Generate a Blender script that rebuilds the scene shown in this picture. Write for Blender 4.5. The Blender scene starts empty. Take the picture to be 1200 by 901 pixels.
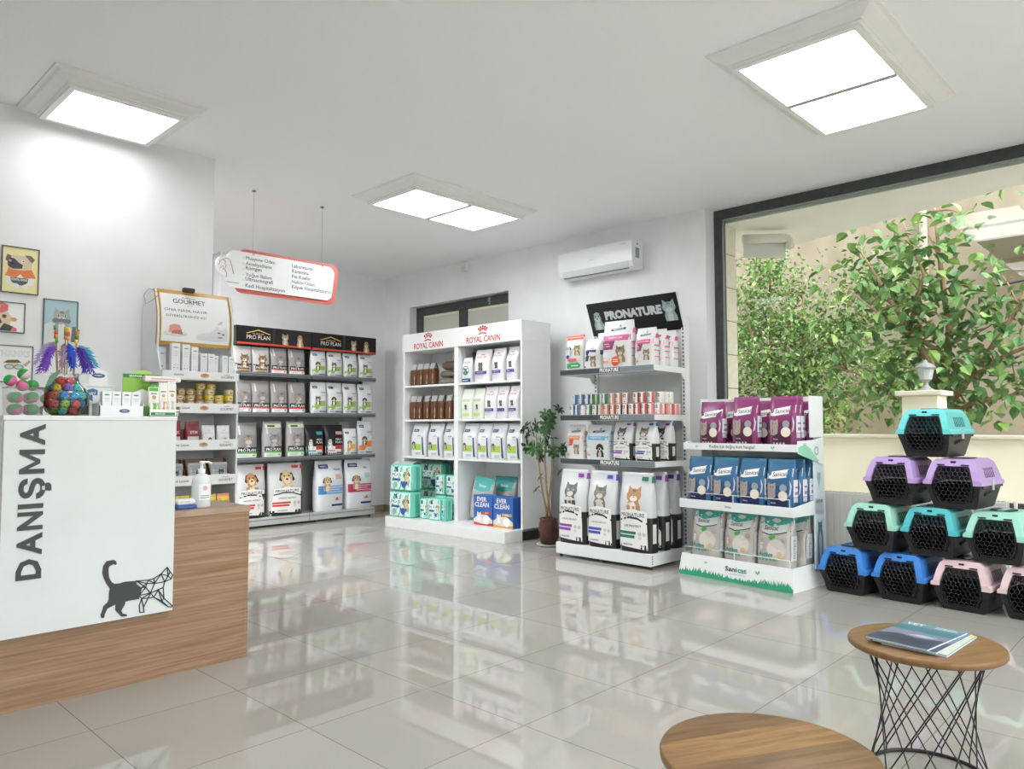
import bpy, bmesh, math, random
from mathutils import Vector, Matrix
from mathutils.geometry import tessellate_polygon
C = bpy.context.scene.collection
SC = bpy.context.scene
PI = math.pi
R = random.Random(7)

# ---------------------------------------------------------------- camera
cd = bpy.data.cameras.new('camera'); cam = bpy.data.objects.new('camera', cd); C.objects.link(cam)
cd.sensor_width = 36; cd.sensor_fit = 'HORIZONTAL'; cd.lens = 26.09; cd.clip_start = .05
rt = Vector((0.6904423, -0.7233848, -0.0019738)); up = Vector((-0.0376059, -0.0386179, 0.9985462)); fw = Vector((0.7224093, 0.6893643, 0.053867))
mw = Matrix((rt, up, -fw)).transposed().to_4x4(); mw.translation = (0, 0, 1.2)
cam.matrix_world = mw
SC.camera = cam
# ---------------------------------------------------------------- world, exposure
w = bpy.data.worlds.new('world'); SC.world = w; w.use_nodes = True
nt = w.node_tree; bg = nt.nodes['Background']
sky = nt.nodes.new('ShaderNodeTexSky'); sky.sky_type = 'NISHITA'; sky.sun_disc = False
sky.sun_elevation = math.radians(52); sky.sun_rotation = math.radians(200); sky.dust_density = 3.0; sky.air_density = 1.0
hs = nt.nodes.new('ShaderNodeHueSaturation'); hs.inputs['Saturation'].default_value = .35
nt.links.new(sky.outputs[0], hs.inputs['Color']); nt.links.new(hs.outputs[0], bg.inputs[0])
bg.inputs[1].default_value = .68
vs_ = SC.view_settings; vs_.view_transform = 'Standard'; vs_.look = 'None'; vs_.exposure = -0.05; vs_.gamma = 1.0; vs_.use_curve_mapping = False
LAMP = 19.0      # radiance of the double ceiling panels
LAMP_SINGLE = 8.5
FILL_CORRIDOR = 75.0  # radiance of the added, unseen corridor fill panel
SC.cycles.use_denoising = True
SC.cycles.max_bounces = 10; SC.cycles.diffuse_bounces = 6; SC.cycles.glossy_bounces = 4; SC.cycles.transparent_max_bounces = 16
SC.cycles.sample_clamp_indirect = 6.0
SC.cycles.caustics_reflective = True; SC.cycles.caustics_refractive = False

# ---------------------------------------------------------------- materials
MATS = {}
def lin(c):
    return c / 12.92 if c <= .04045 else ((c + .055) / 1.055) ** 2.4
def rgb(hx):
    hx = hx.lstrip('#'); return tuple(lin(int(hx[i:i+2], 16) / 255) for i in (0, 2, 4))
def newmat(name):
    m = bpy.data.materials.new(name); m.use_nodes = True
    return m, m.node_tree, m.node_tree.nodes['Principled BSDF']
def M(key):
    """'#rrggbb|rough|metal|variation' or a registered name"""
    if key in MATS: return MATS[key]
    p = key.split('|'); col = rgb(p[0]); ro = float(p[1]) if len(p) > 1 else .42
    me = float(p[2]) if len(p) > 2 else 0.; va = float(p[3]) if len(p) > 3 else .03
    m, nt, b = newmat('print_' + p[0][1:])
    tc = nt.nodes.new('ShaderNodeTexCoord'); nz = nt.nodes.new('ShaderNodeTexNoise'); nz.inputs['Scale'].default_value = 9
    nt.links.new(tc.outputs['Object'], nz.inputs['Vector'])
    mx = nt.nodes.new('ShaderNodeMix'); mx.data_type = 'RGBA'
    mx.inputs['A'].default_value = (*[max(0, c * (1 - va)) for c in col], 1); mx.inputs['B'].default_value = (*[min(1, c * (1 + va)) for c in col], 1)
    nt.links.new(nz.outputs['Fac'], mx.inputs['Factor']); nt.links.new(mx.outputs['Result'], b.inputs['Base Color'])
    b.inputs['Roughness'].default_value = ro; b.inputs['Metallic'].default_value = me
    MATS[key] = m; return m
def reg(name, m): MATS[name] = m; m.name = name
def node(nt, t, **kw):
    n = nt.nodes.new(t)
    for k, v in kw.items(): setattr(n, k, v)
    return n
def bump(nt, b, hsock, strength=.2, dist=.002):
    n = node(nt, 'ShaderNodeBump'); n.inputs['Strength'].default_value = strength; n.inputs['Distance'].default_value = dist
    nt.links.new(hsock, n.inputs['Height']); nt.links.new(n.outputs[0], b.inputs['Normal'])
def noisy(name, c1, c2, scale, rough, bstr=0, bdist=.002, stretch=(1, 1, 1), detail=4, lo=.35, hi=.65):
    m, nt, b = newmat(name)
    tc = node(nt, 'ShaderNodeTexCoord'); mp = node(nt, 'ShaderNodeMapping'); mp.inputs['Scale'].default_value = stretch
    nz = node(nt, 'ShaderNodeTexNoise'); nz.inputs['Scale'].default_value = scale; nz.inputs['Detail'].default_value = detail
    cr = node(nt, 'ShaderNodeValToRGB'); cr.color_ramp.elements[0].position = lo; cr.color_ramp.elements[1].position = hi
    cr.color_ramp.elements[0].color = (*rgb(c1), 1); cr.color_ramp.elements[1].color = (*rgb(c2), 1)
    nt.links.new(tc.outputs['Object'], mp.inputs[0]); nt.links.new(mp.outputs[0], nz.inputs['Vector']); nt.links.new(nz.outputs['Fac'], cr.inputs[0])
    nt.links.new(cr.outputs[0], b.inputs['Base Color']); b.inputs['Roughness'].default_value = rough
    if bstr: bump(nt, b, nz.outputs['Fac'], bstr, bdist)
    reg(name, m); return m, nt, b
noisy('wall_paint', '#e6e7e8', '#ecedee', 3, .6, .05, .001)
noisy('ceiling_paint', '#f2f3f4', '#f6f7f8', 160, .8, .35, .003)
noisy('stone_cladding', '#ebe5d3', '#f3eee0', 14, .7, .1)
noisy('plaster_beige', '#a0917c', '#aea08b', 2.5, .9, .1)
noisy('plaster_cream', '#ece5d2', '#f3eddd', 2.5, .9, .1)
noisy('plaster_grey', '#efefec', '#f4f4f1', 3, .9, .1)
noisy('soil', '#b9b4a6', '#cbc6b9', 6, .95)
noisy('bark', '#8a6f57', '#b39a7f', 12, .9, .4, .004, (1, 1, .2))
noisy('branch_bark', '#8d7257', '#a98a6b', 12, .9)
noisy('kibble', '#40240f', '#6b4322', 120, .45, .6, .003, detail=1)
noisy('steel_dark', '#3b3d3e', '#454748', 20, .5)
noisy('shell_plastic_black', '#1c1d20', '#26272a', 60, .45, .1, .0005)
noisy('ceramic_brown', '#3a1d14', '#5a2f20', 8, .25)
noisy('potting_soil', '#2c2018', '#4a3828', 60, .95, .5, .004)
for nm, c in (('leaf_fresh', ('#62893f', '#98b866')), ('leaf_mid', ('#436f3a', '#769c58')), ('leaf_dark', ('#1f4420', '#3c6a36'))):
    m, nt_, b_ = noisy(nm, c[0], c[1], 5 if nm != 'leaf_dark' else 30, .45)
    b_.inputs['Transmission Weight'].default_value = 0
    try: b_.inputs['Subsurface Weight'].default_value = 0
    except Exception: pass
# floor: polished 60 cm porcelain tiles
m, nt, b = newmat('floor_tile')
tc = node(nt, 'ShaderNodeTexCoord'); sx = node(nt, 'ShaderNodeSeparateXYZ'); nt.links.new(tc.outputs['Object'], sx.inputs[0])
def groove(sock, off):
    a = node(nt, 'ShaderNodeMath', operation='SUBTRACT'); a.inputs[1].default_value = off; nt.links.new(sock, a.inputs[0])
    d = node(nt, 'ShaderNodeMath', operation='DIVIDE'); d.inputs[1].default_value = .6035; nt.links.new(a.outputs[0], d.inputs[0])
    f = node(nt, 'ShaderNodeMath', operation='FRACT'); nt.links.new(d.outputs[0], f.inputs[0])
    l = node(nt, 'ShaderNodeMath', operation='COMPARE'); l.inputs[1].default_value = .5; l.inputs[2].default_value = .4966; nt.links.new(f.outputs[0], l.inputs[0])
    fl = node(nt, 'ShaderNodeMath', operation='FLOOR'); nt.links.new(d.outputs[0], fl.inputs[0])
    return l, fl
gx, fx = groove(sx.outputs['X'], 1.018 - 6.035); gy, fy = groove(sx.outputs['Y'], 2.06 - 6.035)
mn = node(nt, 'ShaderNodeMath', operation='MULTIPLY'); nt.links.new(gx.outputs[0], mn.inputs[0]); nt.links.new(gy.outputs[0], mn.inputs[1])
cb = node(nt, 'ShaderNodeCombineXYZ'); nt.links.new(fx.outputs[0], cb.inputs[0]); nt.links.new(fy.outputs[0], cb.inputs[1])
wn = node(nt, 'ShaderNodeTexWhiteNoise'); nt.links.new(cb.outputs[0], wn.inputs[0])
nz = node(nt, 'ShaderNodeTexNoise'); nz.inputs['Scale'].default_value = 260; nz.inputs['Detail'].default_value = 2; nt.links.new(tc.outputs['Object'], nz.inputs['Vector'])
cr = node(nt, 'ShaderNodeValToRGB'); cr.color_ramp.elements[0].color = (*rgb('#a5a29a'), 1); cr.color_ramp.elements[1].color = (*rgb('#aeaba4'), 1)
cr.color_ramp.elements[0].position = .3; cr.color_ramp.elements[1].position = .7; nt.links.new(nz.outputs['Fac'], cr.inputs[0])
hv = node(nt, 'ShaderNodeHueSaturation'); mr = node(nt, 'ShaderNodeMapRange'); mr.inputs['To Min'].default_value = .97; mr.inputs['To Max'].default_value = 1.02
nt.links.new(wn.outputs['Value'], mr.inputs[0]); nt.links.new(mr.outputs[0], hv.inputs['Value']); nt.links.new(cr.outputs[0], hv.inputs['Color'])
mx = node(nt, 'ShaderNodeMix', data_type='RGBA'); mx.inputs['A'].default_value = (*rgb('#7f7c76'), 1)
nt.links.new(mn.outputs[0], mx.inputs['Factor']); nt.links.new(hv.outputs[0], mx.inputs['B']); nt.links.new(mx.outputs['Result'], b.inputs['Base Color'])
b.inputs['Roughness'].default_value = .012; b.inputs['IOR'].default_value = 1.65
reg('floor_tile', m)
# wood
def wood(name, cols, stretch, scale, rough=.5, planks=None):
    m, nt, b = newmat(name)
    tc = node(nt, 'ShaderNodeTexCoord'); mp = node(nt, 'ShaderNodeMapping'); mp.inputs['Scale'].default_value = stretch
    nz = node(nt, 'ShaderNodeTexNoise'); nz.inputs['Scale'].default_value = scale; nz.inputs['Detail'].default_value = 8; nz.inputs['Distortion'].default_value = .6
    cr = node(nt, 'ShaderNodeValToRGB'); el = cr.color_ramp.elements
    el[0].position = .3; el[0].color = (*rgb(cols[0]), 1); el[1].position = .72; el[1].color = (*rgb(cols[2]), 1)
    e = el.new(.5); e.color = (*rgb(cols[1]), 1)
    nt.links.new(tc.outputs['Object'], mp.inputs[0]); nt.links.new(mp.outputs[0], nz.inputs['Vector']); nt.links.new(nz.outputs['Fac'], cr.inputs[0])
    out = cr.outputs[0]
    if planks:
        sx = node(nt, 'ShaderNodeSeparateXYZ'); nt.links.new(tc.outputs['Object'], sx.inputs[0])
        d = node(nt, 'ShaderNodeMath', operation='DIVIDE'); d.inputs[1].default_value = planks; nt.links.new(sx.outputs['Y'], d.inputs[0])
        fl = node(nt, 'ShaderNodeMath', operation='FLOOR'); nt.links.new(d.outputs[0], fl.inputs[0])
        wn = node(nt, 'ShaderNodeTexWhiteNoise', noise_dimensions='1D'); nt.links.new(fl.outputs[0], wn.inputs['W'])
        hv = node(nt, 'ShaderNodeHueSaturation'); mr = node(nt, 'ShaderNodeMapRange'); mr.inputs['To Min'].default_value = .6; mr.inputs['To Max'].default_value = 1.6
        nt.links.new(wn.outputs['Value'], mr.inputs[0]); nt.links.new(mr.outputs[0], hv.inputs['Value']); nt.links.new(out, hv.inputs['Color']); out = hv.outputs[0]
    nt.links.new(out, b.inputs['Base Color']); b.inputs['Roughness'].default_value = rough
    reg(name, m)
wood('oak_laminate', ('#80644b', '#96765a', '#a88a6c'), (.8, 1, 22), 3.2, .5)
wood('oak_top', ('#8b7560', '#a38b74', '#b39c86'), (1, 8, 1), 3, .35)
wood('walnut_planks', ('#6c4c29', '#826037', '#947245'), (2.5, 24, 3), 2.2, .4, .125)
wood('walnut_plain', ('#6d4c29', '#7c5a32', '#89663b'), (2.5, 24, 3), 2.2, .4)
# brick joints for the stone jamb handled in mesh; clear materials
def clear(name, tint, gl=.06, rough=.02, ior=1.45, op=0, opcol=(1, 1, 1)):
    m = bpy.data.materials.new(name); m.use_nodes = True; nt = m.node_tree; nt.nodes.clear()
    o = node(nt, 'ShaderNodeOutputMaterial'); t = node(nt, 'ShaderNodeBsdfTransparent'); g = node(nt, 'ShaderNodeBsdfGlossy'); fr = node(nt, 'ShaderNodeFresnel')
    mix = node(nt, 'ShaderNodeMixShader'); t.inputs[0].default_value = (*tint, 1); g.inputs['Roughness'].default_value = rough; fr.inputs[0].default_value = ior
    src = t.outputs[0]
    if op:
        d = node(nt, 'ShaderNodeBsdfDiffuse'); d.inputs[0].default_value = (*opcol, 1); m2 = node(nt, 'ShaderNodeMixShader'); m2.inputs[0].default_value = op
        nt.links.new(t.outputs[0], m2.inputs[1]); nt.links.new(d.outputs[0], m2.inputs[2]); src = m2.outputs[0]
    nt.links.new(fr.outputs[0], mix.inputs[0]); nt.links.new(src, mix.inputs[1]); nt.links.new(g.outputs[0], mix.inputs[2]); nt.links.new(mix.outputs[0], o.inputs[0])
    reg(name, m)
clear('window_glass', (.97, .99, .98), ior=1.24, rough=.0)
clear('clear_plastic', (.93, .95, .95), ior=1.4, rough=.1, op=.1)
clear('cloudy_plastic', (.9, .9, .9), ior=1.4, rough=.15, op=.5, opcol=(.8, .8, .8))
clear('jar_glass', (.96, .98, .98), ior=1.45, rough=.0)
def emit(name, col, s):
    m = bpy.data.materials.new(name); m.use_nodes = True; nt = m.node_tree; nt.nodes.clear()
    o = node(nt, 'ShaderNodeOutputMaterial'); e = node(nt, 'ShaderNodeEmission'); e.inputs[0].default_value = (*col, 1); e.inputs[1].default_value = s
    nt.links.new(e.outputs[0], o.inputs[0]); reg(name, m)
emit('lamp_diffuser', (.97, .985, 1.0), LAMP); emit('lamp_diffuser_single', (.97, .985, 1.0), LAMP_SINGLE); emit('lamp_diffuser_corridor', (.97, .985, 1.0), FILL_CORRIDOR)

# ---------------------------------------------------------------- text as flat polygons
TXT = {}
def text_poly(s, bold=.0):
    k = (s, bold)
    if k in TXT: return TXT[k]
    cu = bpy.data.curves.new('t', 'FONT'); cu.body = s; cu.size = 1; cu.resolution_u = 2; cu.offset = bold; cu.fill_mode = 'BOTH'
    ob = bpy.data.objects.new('t', cu); me = bpy.data.meshes.new_from_object(ob)
    v = [(p.co.x, p.co.y) for p in me.vertices]; f = [tuple(p.vertices) for p in me.polygons]
    bpy.data.objects.remove(ob); bpy.data.curves.remove(cu); bpy.data.meshes.remove(me)
    if not v: v = [(0, 0), (1, 0), (0, 1)]; f = []
    x0 = min(a for a, _ in v); x1 = max(a for a, _ in v); y0 = min(a for _, a in v); y1 = max(a for _, a in v)
    r = ([(a - x0, c - y0) for a, c in v], f, max(x1 - x0, 1e-4), max(y1 - y0, 1e-4)); TXT[k] = r; return r

def heavy(s, bold):
    """bold strokes; wide letters are thickened by two shifted copies (an offset outline folds over itself there)"""
    if bold > 0 and any(c in 'MmWw' for c in s): p = text_poly(s, 0); return [(p, -bold * .8, 0), (p, bold * .8, .00012)]
    return [(text_poly(s, bold), 0, 0)]
# ---------------------------------------------------------------- mesh builder
class MB:
    def __init__(s): s.v = []; s.f = []; s.m = []; s.sm = []
    def add(s, vs, fs, mat, smooth=False):
        o = len(s.v); s.v += [tuple(p) for p in vs]
        for f in fs: s.f.append(tuple(i + o for i in f)); s.m.append(mat); s.sm.append(smooth)
        return s
    def bm(s, bmx, mat, smooth=False, mtx=None):
        if mtx is not None: bmesh.ops.transform(bmx, matrix=mtx, verts=bmx.verts)
        bmx.verts.index_update(); s.add([v.co[:] for v in bmx.verts], [[v.index for v in f.verts] for f in bmx.faces], mat, smooth); bmx.free(); return s
    def box(s, x0, x1, y0, y1, z0, z1, mat, bev=0, seg=2, mtx=None):
        b = bmesh.new(); bmesh.ops.create_cube(b, size=1)
        for v in b.verts: v.co = Vector(((x0 + x1) / 2 + v.co.x * (x1 - x0), (y0 + y1) / 2 + v.co.y * (y1 - y0), (z0 + z1) / 2 + v.co.z * (z1 - z0)))
        if bev: bmesh.ops.bevel(b, geom=list(b.edges), offset=min(bev, .49 * min(abs(x1 - x0), abs(y1 - y0), abs(z1 - z0))), segments=seg, profile=.5, affect='EDGES')
        return s.bm(b, mat, False, mtx)
    def prism(s, pts, a0, a1, mat, axis='y', smooth=False):
        """polygon in the two other axes, extruded along axis"""
        def P(p, a): return {'y': (p[0], a, p[1]), 'x': (a, p[0], p[1]), 'z': (p[0], p[1], a)}[axis]
        n = len(pts); vs = [P(p, a0) for p in pts] + [P(p, a1) for p in pts]
        tri = tessellate_polygon([[Vector((p[0], p[1], 0)) for p in pts]])
        s.add(vs, [tuple(t) for t in tri] + [tuple(i + n for i in reversed(t)) for t in tri], mat)
        s.add(vs, [(i, (i + 1) % n, (i + 1) % n + n, i + n) for i in range(n)], mat, smooth); return s
    def lathe(s, prof, mat, n=24, c=(0, 0, 0), smooth=True, cap=True):
        vs = []; fs = []
        for r, z in prof:
            for i in range(n): a = 2 * PI * i / n; vs.append((c[0] + r * math.cos(a), c[1] + r * math.sin(a), c[2] + z))
        k = len(prof)
        for j in range(k - 1):
            for i in range(n): i2 = (i + 1) % n; fs.append((j * n + i, j * n + i2, (j + 1) * n + i2, (j + 1) * n + i))
        s.add(vs, fs, mat, smooth)
        if cap:
            if prof[0][0] > 1e-4: s.add(vs[:n], [tuple(reversed(range(n)))], mat)
            if prof[-1][0] > 1e-4: s.add(vs[-n:], [tuple(range(n))], mat)
        return s
    def tube(s, pts, r, mat, n=8, closed=False):
        pts = [Vector(p) for p in pts]; rs = r if isinstance(r, (list, tuple)) else [r] * len(pts)
        vs = []; fs = []; k = len(pts); prev = None
        for i, p in enumerate(pts):
            t = (pts[(i + 1) % k] - pts[i - 1]) if closed or 0 < i < k - 1 else (pts[1] - pts[0] if i == 0 else pts[-1] - pts[-2])
            t.normalize()
            if prev is None: a = t.orthogonal().normalized()
            else:
                a = prev - t * prev.dot(t); a = a.normalized() if a.length > 1e-6 else t.orthogonal().normalized()
            prev = a; b = t.cross(a)
            for j in range(n): q = 2 * PI * j / n; vs.append(p + (a * math.cos(q) + b * math.sin(q)) * rs[i])
        for i in range(k if closed else k - 1):
            i2 = (i + 1) % k
            for j in range(n): j2 = (j + 1) % n; fs.append((i * n + j, i * n + j2, i2 * n + j2, i2 * n + j))
        if not closed: fs += [tuple(reversed(range(n))), tuple(range((k - 1) * n, k * n))]
        return s.add(vs, fs, mat, True)
    def ball(s, c, r, mat, n=14, sc=(1, 1, 1)):
        b = bmesh.new(); bmesh.ops.create_uvsphere(b, u_segments=n, v_segments=max(6, n * 2 // 3), radius=1)
        for v in b.verts: v.co = Vector((c[0] + v.co.x * r * sc[0], c[1] + v.co.y * r * sc[1], c[2] + v.co.z * r * sc[2]))
        return s.bm(b, mat, True)
    # ---- printing on a surface: front(x, z, off) -> point
    def prints(s, spec, w, h, front, side=None, step=.00035, fine=.035, lay=0):
        for q in spec:
            lay += 1; off = lay * step + .0005; k = q[0]; mp = front
            if k in ('s', 'st'): mp = side
            if mp is None: continue
            if k in ('r', 's'):
                _, x0, x1, z0, z1, col = q; wx = w if k == 'r' else 1
                X0, X1, Z0, Z1 = x0 * wx, x1 * wx, z0 * h, z1 * h
                nx = max(1, int(math.ceil(abs(X1 - X0) / fine))); nz = max(1, int(math.ceil(abs(Z1 - Z0) / fine)))
                vs = [mp(X0 + (X1 - X0) * i / nx, Z0 + (Z1 - Z0) * j / nz, off) for j in range(nz + 1) for i in range(nx + 1)]
                s.add(vs, [(j * (nx + 1) + i, j * (nx + 1) + i + 1, (j + 1) * (nx + 1) + i + 1, (j + 1) * (nx + 1) + i) for j in range(nz) for i in range(nx)], col)
            elif k == 'p':
                s.poly([(x * w, z * h) for x, z in q[1]], q[2], mp, off, fine)
            elif k == 'c':
                _, cx, cz, r, col = q[:5]; rz = q[5] if len(q) > 5 else r; n = 20
                vs = [mp(cx * w, cz * h, off)] + [mp(cx * w + r * w * math.cos(2 * PI * i / n), cz * h + rz * w * math.sin(2 * PI * i / n), off) for i in range(n)]
                s.add(vs, [(0, 1 + i, 1 + (i + 1) % n) for i in range(n)], col)
            elif k in ('t', 'T', 'st'):
                _, tx, cx, cz, hh, mw, col = q[:7]; bold = q[7] if len(q) > 7 else .012; ang = q[8] if len(q) > 8 else 0
                wx = w if k != 'st' else 1; ca, sa = math.cos(ang), math.sin(ang)
                for (v, f, bw, bh), sh, lf in heavy(tx, bold):
                    H = hh * h; W = mw * wx
                    if k == 'st': H = hh; W = mw * h
                    if k == 't': sc = min(H / bh, W / bw); H = sc * bh; W = sc * bw
                    out = []
                    for a, c in v:
                        dx = ((a + sh) / bw - .5) * W; dz = (c / bh - .5) * H
                        out.append(mp(cx * wx + dx * ca - dz * sa, cz * h + dx * sa + dz * ca, off + lf))
                    s.add(out, f, col)
            elif k == 'cat': lay = s.pet(q, w, h, mp, lay, step, True)
            elif k == 'dog': lay = s.pet(q, w, h, mp, lay, step, False)
        return s
    def poly(s, pts, col, mp, off, fine=.035):
        tri = tessellate_polygon([[Vector((a, b, 0)) for a, b in pts]])
        b = bmesh.new(); bv = [b.verts.new((p[0], p[1], 0)) for p in pts]
        for t in tri:
            try: b.faces.new([bv[i] for i in t])
            except ValueError: pass
        for _ in range(3):
            es = [e for e in b.edges if e.calc_length() > fine * 1.6]
            if not es: break
            bmesh.ops.subdivide_edges(b, edges=es, cuts=1); bmesh.ops.triangulate(b, faces=b.faces)
        b.verts.index_update()
        s.add([mp(v.co.x, v.co.y, off) for v in b.verts], [[v.index for v in f.verts] for f in b.faces], col); b.free()
    def pet(s, q, w, h, mp, lay, step, cat):
        _, cx, cz, sz, col, light = q; S = sz * w; X = cx * w; Z = cz * h
        def el(x, z, rx, rz, c, n=16):
            nonlocal lay; lay += 1; off = lay * step + .0006
            vs = [mp(X + x * S, Z + z * S, off)] + [mp(X + (x + rx * math.cos(2 * PI * i / n)) * S, Z + (z + rz * math.sin(2 * PI * i / n)) * S, off) for i in range(n)]
            s.add(vs, [(0, 1 + i, 1 + (i + 1) % n) for i in range(n)], c)
        def pg(pts, c):
            nonlocal lay; lay += 1
            s.poly([(X + a * S, Z + b * S) for a, b in pts], c, mp, lay * step + .0006, .08)
        dk = '#2a2522'
        pg([(-.3, -.75), (-.34, -.45), (-.24, -.15), (.24, -.15), (.38, -.45), (.4, -.75)], col)
        pg([(-.14, -.75), (-.16, -.4), (0, -.2), (.16, -.4), (.14, -.75)], light)
        if cat:
            pg([(-.36, .08), (-.33, .5), (-.06, .28)], col); pg([(.36, .08), (.33, .5), (.06, .28)], col)
            el(0, .05, .4, .31, col); el(0, -.1, .2, .13, light)
            el(-.16, .1, .065, .05, '#c9c48a'); el(.16, .1, .065, .05, '#c9c48a'); el(-.16, .1, .025, .045, dk); el(.16, .1, .025, .045, dk); el(0, -.03, .04, .03, '#b9807a')
            for zz in (.22, .28): pg([(-.1, zz), (.1, zz), (.08, zz + .025), (-.08, zz + .025)], dk)
        else:
            el(0, .08, .3, .33, col); el(0, -.08, .17, .17, light); pg([(-.3, .3), (-.42, -.05), (-.3, -.14), (-.18, .28)], dk if col != dk else light); pg([(.3, .3), (.42, -.05), (.3, -.14), (.18, .28)], dk if col != dk else light)
            el(-.12, .14, .045, .045, dk); el(.12, .14, .045, .045, dk); el(0, -.02, .07, .05, dk)
        return lay
    def build(s, name, parent=None, loc=None, rot=None, mods=None):
        me = bpy.data.meshes.new(name); me.from_pydata(s.v, [], s.f)
        keys = []; idx = []
        for k in s.m:
            if k not in keys: keys.append(k)
        d = {k: i for i, k in enumerate(keys)}
        for k in keys: me.materials.append(M(k))
        me.polygons.foreach_set('material_index', [d[k] for k in s.m]); me.polygons.foreach_set('use_smooth', s.sm); me.update()
        o = bpy.data.objects.new(name, me); C.objects.link(o)
        if parent: o.parent = parent
        if loc: o.location = loc
        if rot: o.rotation_euler = rot
        return o

def tag(o, label, cat, group=None):
    o['label'] = label; o['category'] = cat
    if group: o['group'] = group
    return o
def thing(name, label, cat, loc=(0, 0, 0), rz=0, group=None, rot=None):
    o = bpy.data.objects.new(name, None); C.objects.link(o); o.empty_display_size = .05
    o.location = loc; o.rotation_euler = rot or (0, 0, rz); return tag(o, label, cat, group)
def struct(o): o['kind'] = 'structure'; return o
class Fr:
    def __init__(s, x, y, rz, z=0): s.o = (x, y, z); s.rz = rz
    def p(s, x, y, z=0):
        c, n = math.cos(s.rz), math.sin(s.rz); return (s.o[0] + x * c - y * n, s.o[1] + x * n + y * c, s.o[2] + z)
ORD = ['first', 'second', 'third', 'fourth', 'fifth', 'sixth', 'seventh', 'eighth', 'ninth', 'tenth', 'eleventh', 'twelfth', 'thirteenth', 'fourteenth', 'fifteenth', 'sixteenth', 'seventeenth', 'eighteenth', 'nineteenth', 'twentieth']
def flat(d): return lambda x, z, o: (x, -d / 2 - o, z)

# ================================================================ SETTING
def slab(name, *a, mat='wall_paint', bev=0): return struct(MB().box(*a, mat, bev).build(name))
CEIL = 3.27; WX = 6.354
slab('floor', -2.4, 6.9, -3.2, 10.1, -.12, 0, mat='floor_tile')
slab('ceiling', -2.4, 6.87, -3.2, 10.1, CEIL, CEIL + .2, mat='ceiling_paint')
slab('wall_left', -2.4, 2.512, 5.59, 5.78, 0, CEIL)
slab('wall_back', 3.94, WX + .25, 8.55, 8.75, 0, CEIL)
slab('wall_corridor_end', -2.4, 3.94, 9.9, 10.1, 0, CEIL)
slab('wall_corridor_side', 3.935, 4.1, 8.75, 9.9, 0, CEIL, mat='#7d7f7d|.6')  # greyer than the other walls: corridor shade put into the colour
slab('wall_entrance', -2.4, -2.2, -3.2, 9.9, 0, CEIL)
k = MB()
for a in ((-2.2, WX + .25, 0, .12), (-2.2, WX + .25, 2.95, CEIL), (-2.2, -1.7, .12, 2.95), (5.9, WX + .25, .12, 2.95)): k.box(a[0], a[1], -3.2, -3.0, a[2], a[3], 'wall_paint')
struct(k.build('wall_front'))
wr = MB()
for a in ((WX, WX + .25, 3.503, 6.12, 0, CEIL), (WX, WX + .25, 8.0, 8.55, 0, CEIL), (WX, WX + .25, 6.12, 8.0, 2.805, CEIL), (WX, WX + .25, 6.12, 8.0, 0, 1.9),
          (WX, WX + .25, -3.0, 3.503, 0, .55), (WX, WX + .25, -3.0, -1.9, .55, CEIL)): wr.box(*a, 'wall_paint')
struct(wr.build('wall_right'))
# stone cladding of the outer jamb, with open joints
st = MB()
z = -.1; i = 0
while z < 3.4:
    st.box(WX + .25, WX + .515, 3.45, 8.9, z + .004, z + .325, 'stone_cladding', .004); z += .33
st.box(WX + .25, WX + .505, 3.46, 8.9, -.1, 3.4, '#9c927c|.9')
struct(st.build('trim_1'))
# baseboards of taupe tile
slab('baseboard_back', 3.94, WX, 8.537, 8.55, 0, .085, mat='#a89c8b|.3')
slab('baseboard_right', WX - .013, WX, 3.51, 8.537, 0, .085, mat='#a89c8b|.3')
slab('baseboard_left', -2.2, 2.512, 5.577, 5.59, 0, .085, mat='#a89c8b|.3')
# shop window
wf = MB(); D = 'steel_dark'
wf.box(6.52, 6.6, 3.42, 3.503, .55, CEIL, D, .004); wf.box(6.52, 6.6, -1.9, 3.42, CEIL - .095, CEIL, D, .004)
wf.box(6.52, 6.6, -1.9, 3.42, .55, .61, D, .004); wf.box(6.52, 6.6, -1.9, -1.82, .61, CEIL - .095, D, .004)
wf.box(6.527, 6.545, 3.405, 3.42, .61, CEIL - .095, '#8d9a98|.4'); wf.box(6.527, 6.545, -1.82, 3.42, CEIL - .112, CEIL - .095, '#8d9a98|.4')
wo = struct(wf.build('window_1'))
struct(MB().box(6.552, 6.558, -1.82, 3.42, .61, CEIL - .095, 'window_glass').build('pane', wo))
# unseen shop front added behind the camera to let in fill daylight
wf = MB()
for x in (-1.7, .2, 2.1, 4.0, 5.83): wf.box(x, x + .07, -3.13, -3.05, .12, 2.95, D, .004)
for z in (.12, 2.88): wf.box(-1.63, 5.83, -3.13, -3.05, z, z + .07, D, .004)
wo = struct(wf.build('window_fill')); struct(MB().box(-1.65, 5.85, -3.093, -3.087, .17, 2.9, 'window_glass').build('pane', wo))
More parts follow.
